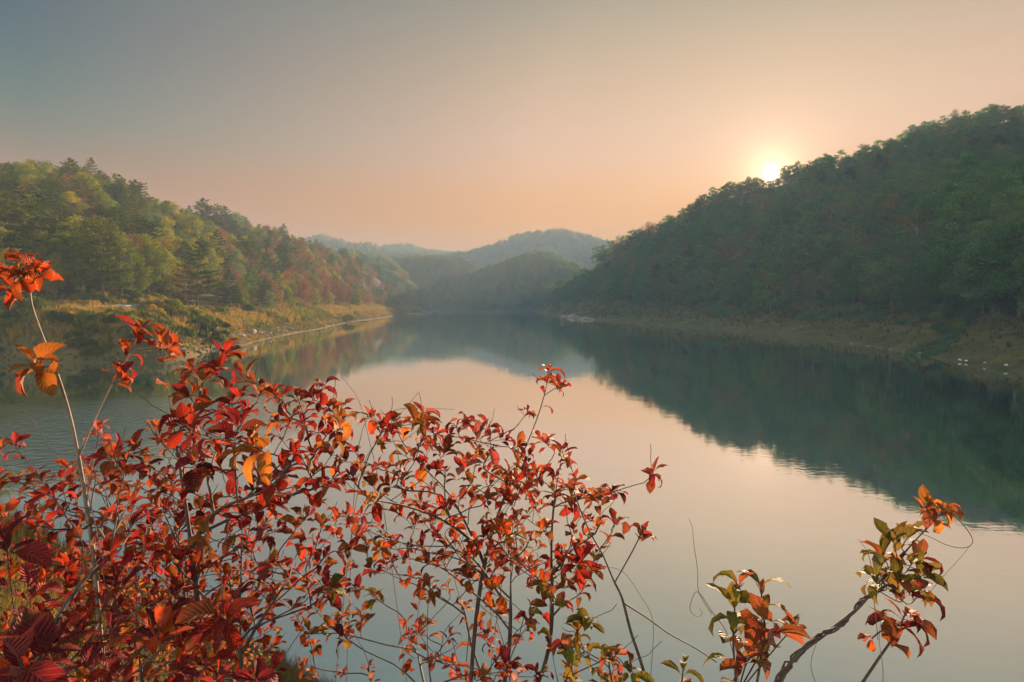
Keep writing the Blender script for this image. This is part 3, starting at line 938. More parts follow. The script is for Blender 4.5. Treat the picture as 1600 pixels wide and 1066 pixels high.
for k, (px, py, s) in enumerate(((392, 531, 1.5), (376, 536, 1.1), (404, 529.5, .8), (338, 545, .55), (420, 527, .7))):
    put_rock(px, py, s, ROCKS[k % 6], LROCK_LABELS[k], "rocks along the left shore")
NTH = ["first", "second", "third", "fourth", "fifth", "sixth", "seventh", "eighth", "ninth", "tenth", "eleventh", "twelfth", "thirteenth"]
SMALL = ((312, 553.5, .5), (322, 549, .4), (350, 541, .6), (362, 538.5, .45), (440, 523.5, .6), (455, 520, .9), (488, 514.5, .8), (497, 513, 1.1), (508, 511, .7), (520, 508, .8), (535, 505.5, .6), (286, 558, .5), (262, 561, .45))
for k, (px, py, s) in enumerate(SMALL):
    put_rock(px, py, s, ROCKS[(k + 2) % 6], NTH[sorted(SMALL).index((px, py, s))] + " from left of the small tan rocks along the left waterline", "small rocks along the left waterline")
for k, (px, py, s) in enumerate(((893, 496.5, 2.6), (903, 498, 1.8), (915, 499.3, 2.0), (924, 500, 1.6), (880, 494.5, 2.0))):
    put_rock(px, py, s, ROCKS[(k + 1) % 6], ["second", "third", "fourth", "fifth", "first"][k] + " from left of the pale rocks below the right headland tip", "pale rocks at the right headland")
for k, (px, py, s) in enumerate(((1440, 555, .8), (1432, 553.5, .5), (1412, 549.5, .35), (1392, 546, .5), (1375, 543.4, .3), (1356, 541, .4), (1330, 537.4, .5), (1305, 534, .35))):
    put_rock(px, py, s, ROCKS[k % 6], NTH[7 - k] + " from left of the brown rocks along the right waterline", "rocks along the right waterline")
for lab, px, py, s in (("white stone on the right shore, nearest the dark gully", 1500, 565.5, .22), ("white stone beside another one below the brown right bank", 1509, 566.8, .17), ("small lone white stone between its neighbours on the right shore", 1538, 571.5, .15), ("upright white stone at the right end of the shore", 1572, 577, .25)):
    put_rock(px, py, s, WROCKS[0], lab, "white stones on the right shore", "white_stone", 0.5)

# bushes: short, many-stemmed
def bush(seed, n=16, per=230, leaf=.16, wide=1.3, tall=1.3):
    g = np.random.default_rng(seed); r = random.Random(seed)
    tb = Tubes(); P, N = [], []
    for k in range(n):
        a = r.uniform(0, 6.28); rad = wide * r.random() ** .5
        c = Vector((math.cos(a) * rad, math.sin(a) * rad, tall * r.uniform(.35, 1.0) * (1.15 - .5 * (rad / wide) ** 2)))
        st = Vector((math.cos(a) * rad * .15, math.sin(a) * rad * .15, -.15))
        tb.add([st, st.lerp(c, .5) + Vector((0, 0, .12)), c], [.03, .02, .006], 4)
        d = g.normal(size=(per, 3)); d /= np.linalg.norm(d, axis=1, keepdims=True)
        lr = r.uniform(.32, .55)
        P.append(np.array(c) + d * (lr * g.uniform(.2, 1, per) ** .4)[:, None] * np.array([1, 1, .8])); N.append(d + g.normal(size=(per, 3)) * .6 + np.array([0, 0, .3]))
    return tb.arrays(), leaf_quads(np.vstack(P), np.vstack(N), leaf, .6, g)
F_GOLD = foliage_mat("golden_leaves", [(0.0, (0.24, 0.17, 0.015)), (0.5, (0.38, 0.25, 0.02)), (1.0, (0.28, 0.25, 0.02))], 0.45, (1.1, 1.0, .5))
lib2 = bpy.data.collections.new("bush_shapes")
BUSH = {}
_bl = []
for kk, (key, mat_, seeds) in enumerate((("cool", F_COOL, (61, 62)), ("green", F_GREEN, (63, 64)), ("gold", F_GOLD, (65, 66)), ("brown", F_BROWN, (67,)), ("dark", F_PINE, (68, 69)))):
    for i, s in enumerate(seeds):
        tm = tree_meshes("bush", bush(s), BARK, mat_)
        _bl.append(("%d_%s_%d" % (kk, key, i), key, tm))
for idx, (nm, key, tm) in enumerate(sorted(_bl, key=lambda q: q[0])):
    o = bpy.data.objects.new(nm, tm[2]); lib2.objects.link(o)
    BUSH.setdefault(key, []).append((idx, tm))
BUSH_SCATTER = scatter_group(lib2, "scatter_bushes")
def put_bush(px, py, Y, s, key, lab, name="bush", grp=None, zz=None):
    q = at_Y(px, py, Y)
    t_ = BUSH[key][rng.randrange(len(BUSH[key]))][1]
    root = link(bpy.data.objects.new(name, None))
    link(bpy.data.objects.new("stem", t_[0]), root); link(bpy.data.objects.new("foliage", t_[1]), root)
    root.location = (q.x, q.y, ground_z(q.x, q.y)); root.scale = (s, s, s * 1.1); root.rotation_euler = (0, 0, rng.uniform(0, 6.28))
    tag(root, lab, "bush", grp)
put_bush(136, 478, 99.5, 1.15, "gold", "golden yellow bush standing alone beside the road under the dark trees")
put_bush(236, 478, 101, 1.3, "gold", "yellow bush at the bend of the road under a drooping tree")
put_bush(120, 486, 94, 0.7, "green", "low green bush on the verge below the golden bush")
put_bush(285, 500, 96, 1.2, "green", "bright green bush on the brow of the left bank")
put_bush(438, 500, 128, 1.1, "gold", "golden bush half way along the left bank")
put_bush(545, 480, 230, 1.9, "green", "pale green bush above the far grassy left bank")
put_bush(1500, 520, 108, 1.3, "green", "yellow green bush beside the dark gully on the right bank")
put_bush(1530, 500, 118, 1.6, "green", "taller yellow green bush at the head of the dark gully")

def scatter_zone(n, xr, yr, test, size, pick_fn, flat=1.0, seed=0, sz=None):
    g = np.random.default_rng(seed)
    x = g.uniform(xr[0], xr[1], n); y = g.uniform(yr[0], yr[1], n)
    z = terrain(x, y)
    k = test(x, y, z)
    rows = []
    for a, b, c in zip(x[k].tolist(), y[k].tolist(), z[k].tolist()):
        s = g.uniform(*size) * (sz(a, b, c) if sz else 1.0)
        rows.append((a, b, c, int(pick_fn(g, a, b, c)), (g.normal(0, .08), g.normal(0, .08), g.uniform(0, 6.28)), (s, s, s * g.uniform(.8, 1.25) * flat)))
    return rows
def in_view(x, y, m=1.06):
    return np.abs(x) < y * 0.82 * m + 3
bi = {k: [i for i, _ in v] for k, v in BUSH.items()}
def left_side(x, y):
    return x < np.interp(y, [0, 60, 200, 480, 700], [-10, -10, -5, -20, -100])
rows = scatter_zone(9000, (-180, -20), (70, 475), lambda x, y, z: (z > 4.6) & (z < 15) & left_side(x, y) & (near_road(x, y) > 3.2) & in_view(x, y) & ((z > 6.9) | (vnoise(x / 8, y / 8, 4) > .25)),
                    (.55, 1.35), lambda g, x, y, z: g.choice(bi["green" if g.random() < .62 else ("dark" if g.random() < .45 else "gold")]), seed=1)
rows += scatter_zone(3200, (-120, -30), (74, 118), lambda x, y, z: (z > 0.7) & (z < 5.4) & (x < -50) & (near_road(x, y) > 3.2) & (vnoise(x / 4, y / 4, 14) > -.35), (.45, 1.0), lambda g, x, y, z: g.choice(bi["dark"] if g.random() < .8 else bi["green"]), seed=2)
rows += scatter_zone(2600, (-100, -40), (82, 250), lambda x, y, z: (z > 3.6) & (z < 6.6) & ((x > -58) | (z > 5)) & left_side(x, y) & (near_road(x, y) > 2.6) & (vnoise(x / 5, y / 5, 24) > -.25), (.4, .85), lambda g, x, y, z: g.choice(bi["gold"] if g.random() < .55 else bi["green"]), seed=12)
scatter("undergrowth", rows, BUSH_SCATTER)
rows = scatter_zone(9000, (10, 230), (60, 520), lambda x, y, z: (z > 3.2) & (z < 15) & ~left_side(x, y) & in_view(x, y) & ((z > 4.6) | (vnoise(x / 9, y / 9, 6) > .05)) & (z > 2.2),
                    (.55, 1.4), lambda g, x, y, z: g.choice(bi["cool"] if g.random() < .8 else bi["cool" if g.random() < .6 else "brown"]), seed=3)
gp = [p for p in GULLY]
g_ = np.random.default_rng(5)
for _ in range(160):
    t = g_.random() * 2; a, b = (gp[0], gp[1]) if t < 1 else (gp[1], gp[2])
    q = a.lerp(b, t % 1)
    x, y = q.x + g_.normal(0, 1.0), q.y + g_.normal(0, 1.0)
    rows.append((x, y, ground_z(x, y), int(g_.choice(bi["cool"])), (0, 0, g_.uniform(0, 6.28)), (.55, .55, .5)))
scatter("undergrowth", rows, BUSH_SCATTER)

# grass
def tuft(seed, n=26, h=.8, spread=.35, wdt=.035):
    g = np.random.default_rng(seed); V, F = [], []
    for k in range(n):
        a = g.uniform(0, 6.28); r0 = spread * .5 * g.random() ** .5
        b = np.array([math.cos(a) * r0, math.sin(a) * r0, -.04]); la = a + g.normal(0, .5)
        hh = h * g.uniform(.55, 1.1); lean = g.uniform(.1, .55) * hh
        d = np.array([math.cos(la), math.sin(la), 0]); p = np.array([-d[1], d[0], 0]) * wdt * g.uniform(.6, 1.2)
        m_ = b + d * lean * .35 + np.array([0, 0, hh * .6]); e = b + d * lean + np.array([0, 0, hh])
        o = len(V)
        V += [b - p, b + p, m_ + p * .7, m_ - p * .7, e]
        F += [(o, o + 1, o + 2, o + 3), (o + 3, o + 2, o + 4)]
    return V, F
def grass_mat(name, stops, tr=.4):
    return foliage_mat(name, stops, tr, (1.05, 1.0, .55))
G_GOLD = grass_mat("golden_grass", [(0.0, (0.22, 0.16, 0.02)), (.5, (0.34, 0.22, 0.025)), (1.0, (0.42, 0.28, 0.05))])
G_GREEN = grass_mat("green_grass", [(0.0, (0.055, 0.085, 0.015)), (.5, (0.12, 0.14, 0.02)), (1.0, (0.21, 0.20, 0.03))])
G_DRY = grass_mat("dry_grass", [(0.0, (0.13, 0.10, 0.05)), (1.0, (0.28, 0.21, 0.11))])
G_DARK = grass_mat("brown_green_grass", [(0.0, (0.045, 0.045, 0.018)), (1.0, (0.11, 0.085, 0.035))])
lib3 = bpy.data.collections.new("tuft_shapes")
for i, (mt, kw) in enumerate(((G_GOLD, dict(seed=1)), (G_GOLD, dict(seed=2, h=.6)), (G_GREEN, dict(seed=3)), (G_GREEN, dict(seed=4, h=.65)), (G_DRY, dict(seed=5, h=.5)), (G_DRY, dict(seed=6, h=.9, n=18)), (G_DARK, dict(seed=7, h=.6)))):
    v, f = tuft(**kw)
    lib3.objects.link(bpy.data.objects.new("%d_tuft" % i, mesh_from("tuft", v, f, [mt])))
GRASS_SCATTER = scatter_group(lib3, "scatter_grass")
def left_pick(g, x, y, z):
    n = vnoise(np.array([x / 7.0]), np.array([y / 7.0]), 31)[0] + g.normal(0, .3)
    if z < 1.6 and g.random() < .6: return 4
    return (2, 3)[g.integers(2)] if n > .22 else (0, 1, 0, 0, 5)[g.integers(5)]
rows = scatter_zone(150000, (-130, -20), (68, 480), lambda x, y, z: (z > 0.2) & (z < 8.5) & left_side(x, y) & (near_road(x, y) > 2.2) & in_view(x, y), (.8, 1.6), left_pick, seed=7, sz=lambda x, y, z: (1.0 if y < 160 else 1.5) * (.55 if z < 2 else 1))
scatter("bank_grass", rows, GRASS_SCATTER)
rows = scatter_zone(50000, (10, 200), (55, 500), lambda x, y, z: (z > 0.7) & (z < 7) & ~left_side(x, y) & in_view(x, y), (.6, 1.3), lambda g, x, y, z: (2, 3, 4, 5, 6, 6, 3)[g.integers(7)], seed=8, sz=lambda x, y, z: (1.0 if y < 160 else 1.6) * (.6 if z < 2 else 1))
scatter("bank_grass", rows, GRASS_SCATTER)
# ------------------------------------------------------------------ the red shrubs on the near bank
def leaf_shape(seed, curl, fold, twist, wave, wide=0.5):
    """obovate leaf of length 1 along +Y on a short stalk, blade arched downward; 12-50 triangles"""
    r = random.Random(seed)
    ts = [0.0, 0.16, 0.36, 0.58, 0.8, 1.0]
    V, UV, F = [], [], []
    th, y, z, x0 = 0.30, 0.12, 0.02, 0.0
    th0 = th; prev = 0.0
    bend = r.uniform(-.12, .12)
    for i, t in enumerate(ts):
        dt = t - prev; prev = t
        th = th0 - curl * t ** 1.25
        y += math.cos(th) * dt * 0.88; z += math.sin(th) * dt * 0.88
        x0 = bend * t * t
        w = wide * 0.5 * (math.sin(math.pi * min(1.0, t ** 0.86)) ** 0.8 if 0 < t < 1 else 0.02) * (0.82 + 0.36 * t if t < .95 else 1)
        for v in (-1, -0.5, 0, 0.5, 1):
            a = twist * t
            lx = v * w * (r.uniform(.45, .75) if seed % 3 == 2 and abs(v) == 1 and r.random() < .3 else 1.0)
            lz = fold * abs(v) ** 1.3 * w + wave * w * math.sin(t * 9 + (2.1 if v > 0 else 0) + seed) * abs(v)
            cx_, cz_ = lx * math.cos(a) - lz * math.sin(a), lx * math.sin(a) + lz * math.cos(a)
            V.append((x0 + cx_, y - math.sin(th) * cz_, z + math.cos(th) * cz_)); UV.append((t, (v + 1) / 2))
    for i in range(5):
        for k in range(4):
            F.append((i * 5 + k, i * 5 + k + 1, i * 5 + k + 6, i * 5 + k + 5))
    o = len(V)
    for p, s in (((0, 0, 0), .012), ((0, .14, .025), .010)):
        for a in (0, 2.09, 4.19):
            V.append((p[0] + s * math.cos(a), p[1], p[2] + s * math.sin(a))); UV.append((0.0, 0.5))
    for k in range(3):
        F.append((o + k, o + (k + 1) % 3, o + 3 + (k + 1) % 3, o + 3 + k))
    return V, F, UV

def leaf_mat(name, c_in, c_out, c_under, tr=.36):
    m = Mat(name)
    uv = m.n("ShaderNodeUVMap"); s = m.n("ShaderNodeSeparateXYZ"); m.put(s.inputs[0], uv.outputs[0])
    u, v = s.outputs[0], s.outputs[1]
    av = m.math('ABSOLUTE', m.math('SUBTRACT', m.math('MULTIPLY', v, 2.0), 1.0))
    vein = m.math('ABSOLUTE', m.math('SINE', m.math('MULTIPLY', m.math('SUBTRACT', m.math('MULTIPLY', u, 8.5), m.math('MULTIPLY', av, 2.4)), math.pi)))
    rib = m.math('MINIMUM', m.math('MULTIPLY', vein, 1.0), m.math('MULTIPLY', av, 7.0), clamp=True)   # 0 on veins and the midrib
    oi = m.n("ShaderNodeObjectInfo")
    tcn = m.n("ShaderNodeTexCoord")
    blot = m.noise(tcn.outputs["Object"], 3.2, 4, .6)
    f = m.math('ADD', m.math('MULTIPLY', oi.outputs["Random"], .9), m.math('MULTIPLY', m.math('SUBTRACT', blot, .5), 1.3))
    f = m.math('ADD', f, m.math('MULTIPLY', m.math('SUBTRACT', u, .5), .25), clamp=True)
    c = m.mix(f, c_in, c_out)
    hs = m.n("ShaderNodeHueSaturation"); m.put(hs.inputs["Color"], c)
    m.put(hs.inputs["Value"], m.math('ADD', .65, m.math('MULTIPLY', m.math('FRACT', m.math('MULTIPLY', oi.outputs["Random"], 7.31)), .75)))
    c = hs.outputs[0]
    c = m.mix(m.math('MULTIPLY', m.math('SUBTRACT', 1.0, m.mapr(rib, 0.0, .42)), .35), c, m.mix(.5, c, (.62, .34, .16)))
    half = m.math('MULTIPLY', m.mapr(m.math('FRACT', m.math('MULTIPLY', oi.outputs["Random"], 23.7)), .72, .8), m.mapr(m.math('ADD', u, m.math('MULTIPLY', m.math('SUBTRACT', blot, .5), 1.2)), .55, .78))
    c = m.mix(m.math('MULTIPLY', half, .8), c, (.12, .055, .022))
    spots = m.mapr(m.noise(tcn.outputs["Object"], 11.0, 2), .66, .74)
    c = m.mix(m.math('MULTIPLY', spots, .7), c, (.06, .03, .02))
    edge = m.mapr(m.math('ADD', m.math('MAXIMUM', av, u), m.math('MULTIPLY', m.math('SUBTRACT', m.noise(tcn.outputs["Object"], 7.0, 3), .5), .5)), .93, 1.06)
    c = m.mix(m.math('MULTIPLY', edge, .65), c, (.10, .045, .02))
    geo = m.n("ShaderNodeNewGeometry")
    cu = m.mix(geo.outputs["Backfacing"], c, m.mix(.55, c, c_under))
    nb = m.bump(rib, .55, .012)
    p = m.principled(cu, m.math('ADD', .5, m.math('MULTIPLY', blot, .2)), nb, .10)
    t = m.n("ShaderNodeBsdfTranslucent"); m.put(t.inputs[0], m.mix(1.0, c, (1.12, .80, .75), 'MULTIPLY'))
    mx = m.n("ShaderNodeMixShader"); mx.inputs[0].default_value = tr
    m.put(mx.inputs[1], p); m.put(mx.inputs[2], t.outputs[0])
    return m.done(mx.outputs[0])
LEAF_MATS = {
    "crimson": leaf_mat("crimson_leaf", (0.223, 0.011, 0.014), (0.302, 0.028, 0.009), (0.328, 0.116, 0.105)),
    "scarlet": leaf_mat("scarlet_leaf", (0.328, 0.034, 0.007), (0.367, 0.082, 0.009), (0.361, 0.165, 0.105)),
    "maroon": leaf_mat("maroon_leaf", (0.105, 0.009, 0.016), (0.177, 0.015, 0.015), (0.236, 0.089, 0.098)),
    "amber": leaf_mat("amber_leaf", (0.328, 0.102, 0.010), (0.328, 0.157, 0.023), (0.328, 0.205, 0.105)),
    "olive": leaf_mat("olive_leaf", (0.085, 0.102, 0.014), (0.197, 0.144, 0.016), (0.223, 0.193, 0.089)),
    "russet": leaf_mat("russet_leaf", (0.197, 0.041, 0.014), (0.236, 0.082, 0.017), (0.316, 0.171, 0.120)),
    "pink": leaf_mat("pink_leaf", (0.290, 0.059, 0.048), (0.328, 0.110, 0.068), (0.381, 0.205, 0.179)),
}
_shapes = [leaf_shape(i, c, f, t, w, wd) for i, (c, f, t, w, wd) in enumerate(((.9, .35, .1, .10, .50), (1.5, .25, -.2, .15, .46), (.5, .55, .15, .08, .52), (1.9, .2, .25, .12, .44), (1.2, .5, -.3, .2, .55), (.2, .4, .2, .15, .48), (1.1, .15, .5, .25, .50), (2.3, .45, -.1, .1, .46), (1.7, .9, .6, .3, .40), (2.9, .3, .5, .2, .42), (.8, .3, -.5, .32, .36)))]
LEAVES = {k: [mesh_from("leaf", v, f, [mt], True, u) for v, f, u in _shapes] for k, mt in LEAF_MATS.items()}
m = Mat("shrub_bark")
tcn = m.n("ShaderNodeTexCoord")
c = m.ramp(m.noise(tcn.outputs["Object"], 30.0, 4, .7), [(.3, (.035, .024, .020)), (.7, (.10, .070, .055))])
TWIG = m.done(m.principled(c, .75, m.bump(m.noise(tcn.outputs["Object"], 160, 3), .5, .002), .3))
m = Mat("pale_shrub_bark")
tcn = m.n("ShaderNodeTexCoord")
c = m.ramp(m.noise(tcn.outputs["Object"], 30.0, 4, .7), [(.3, (.10, .08, .062)), (.7, (.23, .185, .14))])
PALETWIG = m.done(m.principled(c, .75, m.bump(m.noise(tcn.outputs["Object"], 160, 3), .5, .002), .3))

def pick_w(r, weights):
    u = r.random() * sum(weights.values())
    for k, w in weights.items():
        u -= w
        if u <= 0: return k
    return k

class Shrub:
    """grows a skeleton towards wanted twig tips; every first-level stem is a part, its leaves sub-parts"""
    def __init__(self, name, label, cat, base, seed, group=None, bark=None):
        self.r = random.Random(seed)
        self.base = Vector(base)
        self.base.z = ground_z(self.base.x, self.base.y)
        self.root = link(bpy.data.objects.new(name, None))
        self.root.location = self.base
        tag(self.root, label, cat, group)
        self.nodes = []            # (pos, chain index, stem index, direction)
        self.chains = []           # [points, stem, parent chain, parent point index]
        self.n_stem = 0
        self.leaves = []           # (pos, quaternion, size, material key, stem)
        self.bark = bark or TWIG
    def attach(self, pts, stem=None, pc=-1, pi=0):
        if stem is None:
            stem = self.n_stem; self.n_stem += 1
        ci = len(self.chains)
        self.chains.append([pts, stem, pc, pi])
        for i, p in enumerate(pts):
            if i == 0 and pc >= 0: continue
            d = (pts[min(i + 1, len(pts) - 1)] - pts[max(0, i - 1)]).normalized()
            self.nodes.append((p, ci, i, d))
        return ci
    def curve(self, a, d0, b, n=None, wob=.02):
        L_ = (b - a).length
        n = n or max(4, int(L_ / .045))
        c1 = a + d0 * L_ * .38
        c2 = b - ((b - a).normalized() * .55 + Vector((0, 0, .45))) * L_ * .3
        out = []
        o1 = self.r.uniform(0, 9)
        for i in range(n + 1):
            t = i / n
            p = a * (1 - t) ** 3 + c1 * 3 * t * (1 - t) ** 2 + c2 * 3 * t * t * (1 - t) + b * t ** 3
            w = wob * L_ * math.sin(math.pi * t)
            p = p + Vector((math.sin(t * 9 + o1), math.cos(t * 11 + o1), math.sin(t * 7 + 2 * o1))) * w
            out.append(p)
        return out
    def grow(self, tip, new_stem=False):
        best, bc = None, 1e9
        if not new_stem:
            for nd in self.nodes:
                p = nd[0]
                v = tip - p
                L_ = v.length
                if L_ < .03 or v.z < .12 * L_: continue
                cost = L_ * (1.25 - .5 * max(-.4, nd[3].dot(v / L_)))
                if cost < bc: bc, best = cost, nd
            if best is not None and bc > .62 * (tip - self.base).length:
                best = None
        if best is None:
            b = self.base + Vector((self.r.uniform(-.07, .07), self.r.uniform(-.05, .05), -.03))
            d0 = ((tip - b).normalized() * .6 + Vector((self.r.uniform(-.2, .2), self.r.uniform(-.2, .2), .7))).normalized()
            return self.attach(self.curve(b, d0, tip, wob=.03))
        v = (tip - best[0]).normalized()
        d0 = (best[3] * .45 + v * .75).normalized()
        ch = self.chains[best[1]]
        return self.attach(self.curve(best[0], d0, tip), ch[1], best[1], best[2])
    def leaf(self, pos, axis, az, tilt, size, key, stem):
        r = self.r
        s = axis.orthogonal().normalized(); b = axis.cross(s)
        out = s * math.cos(az) + b * math.sin(az)
        y = (out * math.sin(tilt) + axis * math.cos(tilt) + Vector((0, 0, .05))).normalized()
        up = Vector((0, 0, 1)) * .75 + axis * .45 + Vector((r.gauss(0, .22), r.gauss(0, .22), 0))
        zv = up - y * up.dot(y)
        zv = zv.normalized() if zv.length > .05 else y.orthogonal().normalized()
        x = y.cross(zv)
        q = Matrix((x, y, zv)).transposed().to_quaternion()
        self.leaves.append((pos, q, size, key, stem))
    def dress(self, ci, size, weights, n_tip=6, along=.42, step=.030, tilt=(.75, 1.5)):
        r = self.r
        pts, stem, _, _ = self.chains[ci]
        n = len(pts)
        tipd = (pts[-1] - pts[-2]).normalized()
        key = pick_w(r, weights)
        a = r.uniform(0, 6.28)
        for k in range(n_tip):
            a += 2.399
            kk = key if r.random() < .62 else pick_w(r, weights)
            p = pts[-1] - tipd * (.004 + .005 * k)
            self.leaf(p, tipd, a + r.uniform(-.3, .3), r.uniform(*tilt) * (.55 + .45 * min(1, k / 3)), size * r.uniform(.62, 1.15) * (.72 + .28 * min(1, k / 2)), kk, stem)
        acc, i = 0.0, n - 1
        total = sum((pts[j] - pts[j - 1]).length for j in range(1, n))
        lim = total * along
        while i > 0 and acc < lim:
            seg = (pts[i] - pts[i - 1]).length
            acc += seg
            for _ in range(max(1, int(seg / step))):
                if r.random() < .78:
                    a += 2.399
                    kk = key if r.random() < .5 else pick_w(r, weights)
                    self.leaf(pts[i].lerp(pts[i - 1], r.random()), (pts[i] - pts[i - 1]).normalized(), a, r.uniform(.85, 1.45), size * r.uniform(.6, 1.1), kk, stem)
            i -= 1
    def finish(self, r_tip=.0011, cap=.010, most=300, expo=2.35):
        # pipe model: a chain is as thick as what it carries
        need = [[r_tip ** expo] * len(c[0]) for c in self.chains]
        for ci in range(len(self.chains) - 1, -1, -1):
            pts, stem, pc, pi = self.chains[ci]
            L_ = sum((pts[j] - pts[j - 1]).length for j in range(1, len(pts)))
            for i in range(len(pts)):
                need[ci][i] += (r_tip * 1.1 * (1 - i / (len(pts) - 1)) * min(2.2, L_ / .25)) ** expo if i < len(pts) - 1 else 0
            if pc >= 0:
                for i in range(0, pi + 1):
                    need[pc][i] += need[ci][0]
        stems = []
        for s in range(self.n_stem):
            tb = Tubes()
            for ci, (pts, st, pc, pi) in enumerate(self.chains):
                if st != s: continue
                rad = [min(cap, n ** (1 / expo)) for n in need[ci]]
                tb.add([p - self.base for p in pts], rad, 6 if rad[0] > .003 else 5)
            v, f = tb.arrays()
            stems.append(new_obj("stem", mesh_from("stem", v, f, [self.bark], True), self.root))
        camv = Vector((0, 0, CAM_Z))
        self.leaves.sort(key=lambda l: -l[2] / max(.3, (l[0] - camv).length))
        seen = []
        for l in self.leaves:
            px, py = pix(*l[0])
            seen.append(-60 < px < 1660 and py < 1150)
        one = [l for l, s in zip(self.leaves, seen) if s][:most]
        rest = [l for l, s in zip(self.leaves, seen) if s][most:]
        for p, q, size, key, st in one:
            ob = bpy.data.objects.new("leaf", LEAVES[key][self.r.randrange(len(_shapes))])
            link(ob, stems[st])
            ob.location = p - self.base; ob.rotation_mode = 'QUATERNION'; ob.rotation_quaternion = q
            ob.scale = (size * self.r.uniform(.68, 1.08), size, size * self.r.uniform(.8, 1.3))
        if rest:
            V, F, MI, keys, U = [], [], [], list(LEAF_MATS), []
            for p, q, size, key, st in rest:
                v, f, u = _shapes[self.r.randrange(len(_shapes))]
                M = Matrix.LocRotScale(p - self.base, q, Vector((size * .88, size, size))); o = len(V)
                V += [tuple(M @ Vector(a)) for a in v]; F += [tuple(i + o for i in a) for a in f]; MI += [keys.index(key)] * len(f); U += u
            ob = new_obj("leaves", mesh_from("leaves", V, F, list(LEAF_MATS.values()), True, U, MI), self.root)
            ob["kind"] = "stuff"
        return self

def inside(poly, x, y):
    c = False
    j = len(poly) - 1
    for i in range(len(poly)):
        xi, yi = poly[i]; xj, yj = poly[j]
        if (yi > y) != (yj > y) and x < (xj - xi) * (y - yi) / (yj - yi) + xi: c = not c
        j = i
    return c
def tips_in(poly, n, dr, seed, gap=34):
    r = random.Random(seed); out = []
    xs = [p[0] for p in poly]; ys = [p[1] for p in poly]
    tries = 0
    while len(out) < n and tries < 6000:
        tries += 1
        x, y = r.uniform(min(xs), max(xs)), r.uniform(min(ys), max(ys))
        if not inside(poly, x, y): continue
        d = r.uniform(*dr)
        if any((x - a) ** 2 + (y - b) ** 2 < (gap * 1.4 / d) ** 2 for a, b, _ in out): continue
        out.append((x, y, d))
    return out
def below(px, d):
    """a spot on the bank under a pixel column at a given depth"""
    v = ray(px, 900)
    return (v.x * d, d, 0)

GRP = "red leaved shrubs on the near bank"
def red_shrub(label, base, seed, poly, n, dr, size, weights, extra=(), gap=27, n_tip=6, along=.42, step=.03, name="red_shrub", cap=.0085, bark=None, cat="shrub"):
    s = Shrub(name, label, cat, below(*base), seed, GRP if name == "red_shrub" else None, bark)
    tips = [t for t in tips_in(poly, int(n * 1.18), dr, seed, gap * .92)] if n else []
    size *= .92
    tips = [(x, y, d, size * s.r.uniform(.75, 1.2), weights, n_tip + s.r.choice((-2, -1, 0, 0, 1))) for x, y, d in tips] + [(e[0], e[1], e[2], e[3] if len(e) > 3 else size, e[4] if len(e) > 4 else weights, e[5] if len(e) > 5 else n_tip) for e in extra]
    P = [(at_depth(x, y, d), sz, w, nt) for x, y, d, sz, w, nt in tips]
    P.sort(key=lambda q: -(q[0] - s.base).length)
    far_first = P[::4]; others = [p for i, p in enumerate(P) if i % 4]
    others.sort(key=lambda q: (q[0] - s.base).length)
    for pos, sz, w, nt in far_first + others:
        if pos.z < ground_z(pos.x, pos.y) + .06: continue
        ci = s.grow(pos, False)
        s.dress(ci, sz, w, nt, along, step)
        # a few bare side shoots
        if s.r.random() < .45:
            pts, st, _, _ = s.chains[ci]
            k = s.r.randrange(1, max(2, len(pts) - 1))
            q = pts[k] + Vector((s.r.gauss(0, .05), s.r.gauss(0, .05), s.r.uniform(.03, .10)))
            s.attach(s.curve(pts[k], (q - pts[k]).normalized(), q, 4), st, ci, k)
    s.finish(cap=cap, r_tip=.00085)
    return s

W_RED = {"crimson": .38, "scarlet": .17, "maroon": .22, "amber": .07, "russet": .16}
W_MIX = {"scarlet": .15, "crimson": .24, "russet": .24, "amber": .12, "maroon": .10, "olive": .07, "pink": .10}
W_BROWN = {"russet": .34, "amber": .18, "scarlet": .16, "pink": .16, "olive": .06, "maroon": .10}
W_DARK = {"crimson": .46, "maroon": .36, "scarlet": .10, "russet": .08}
W_GREEN = {"olive": .46, "amber": .22, "russet": .22, "pink": .10}
W_GOLD = {"amber": .55, "olive": .2, "russet": .25}
red_shrub("tall crimson and scarlet shrub in front of the sunlit left shore", (400, 1.45), 101,
          [(205, 690), (262, 645), (300, 600), (352, 560), (420, 610), (510, 605), (556, 650), (545, 740), (480, 790), (380, 800), (250, 790)], 46, (1.15, 1.7), .060, W_RED,
          [(355, 552, 1.35), (300, 575, 1.4), (508, 602, 1.5), (425, 612, 1.45), (250, 530, 1.45, .058, {"scarlet": 1, "amber": .4}), (285, 665, 1.05, .066, {"crimson": 1, "maroon": .4}, 7), (375, 665, 1.1, .07), (540, 655, 1.4, .066, {"amber": 1, "scarlet": .5}), (400, 700, 1.1, .075, {"scarlet": 1, "amber": 1}, 6)])
red_shrub("thick red shrub below the tall crimson one, its dark stems fanning out", (430, 1.5), 111,
          [(230, 800), (380, 790), (500, 780), (560, 800), (560, 900), (480, 960), (330, 950), (230, 900)], 44, (1.25, 1.8), .058, W_MIX)
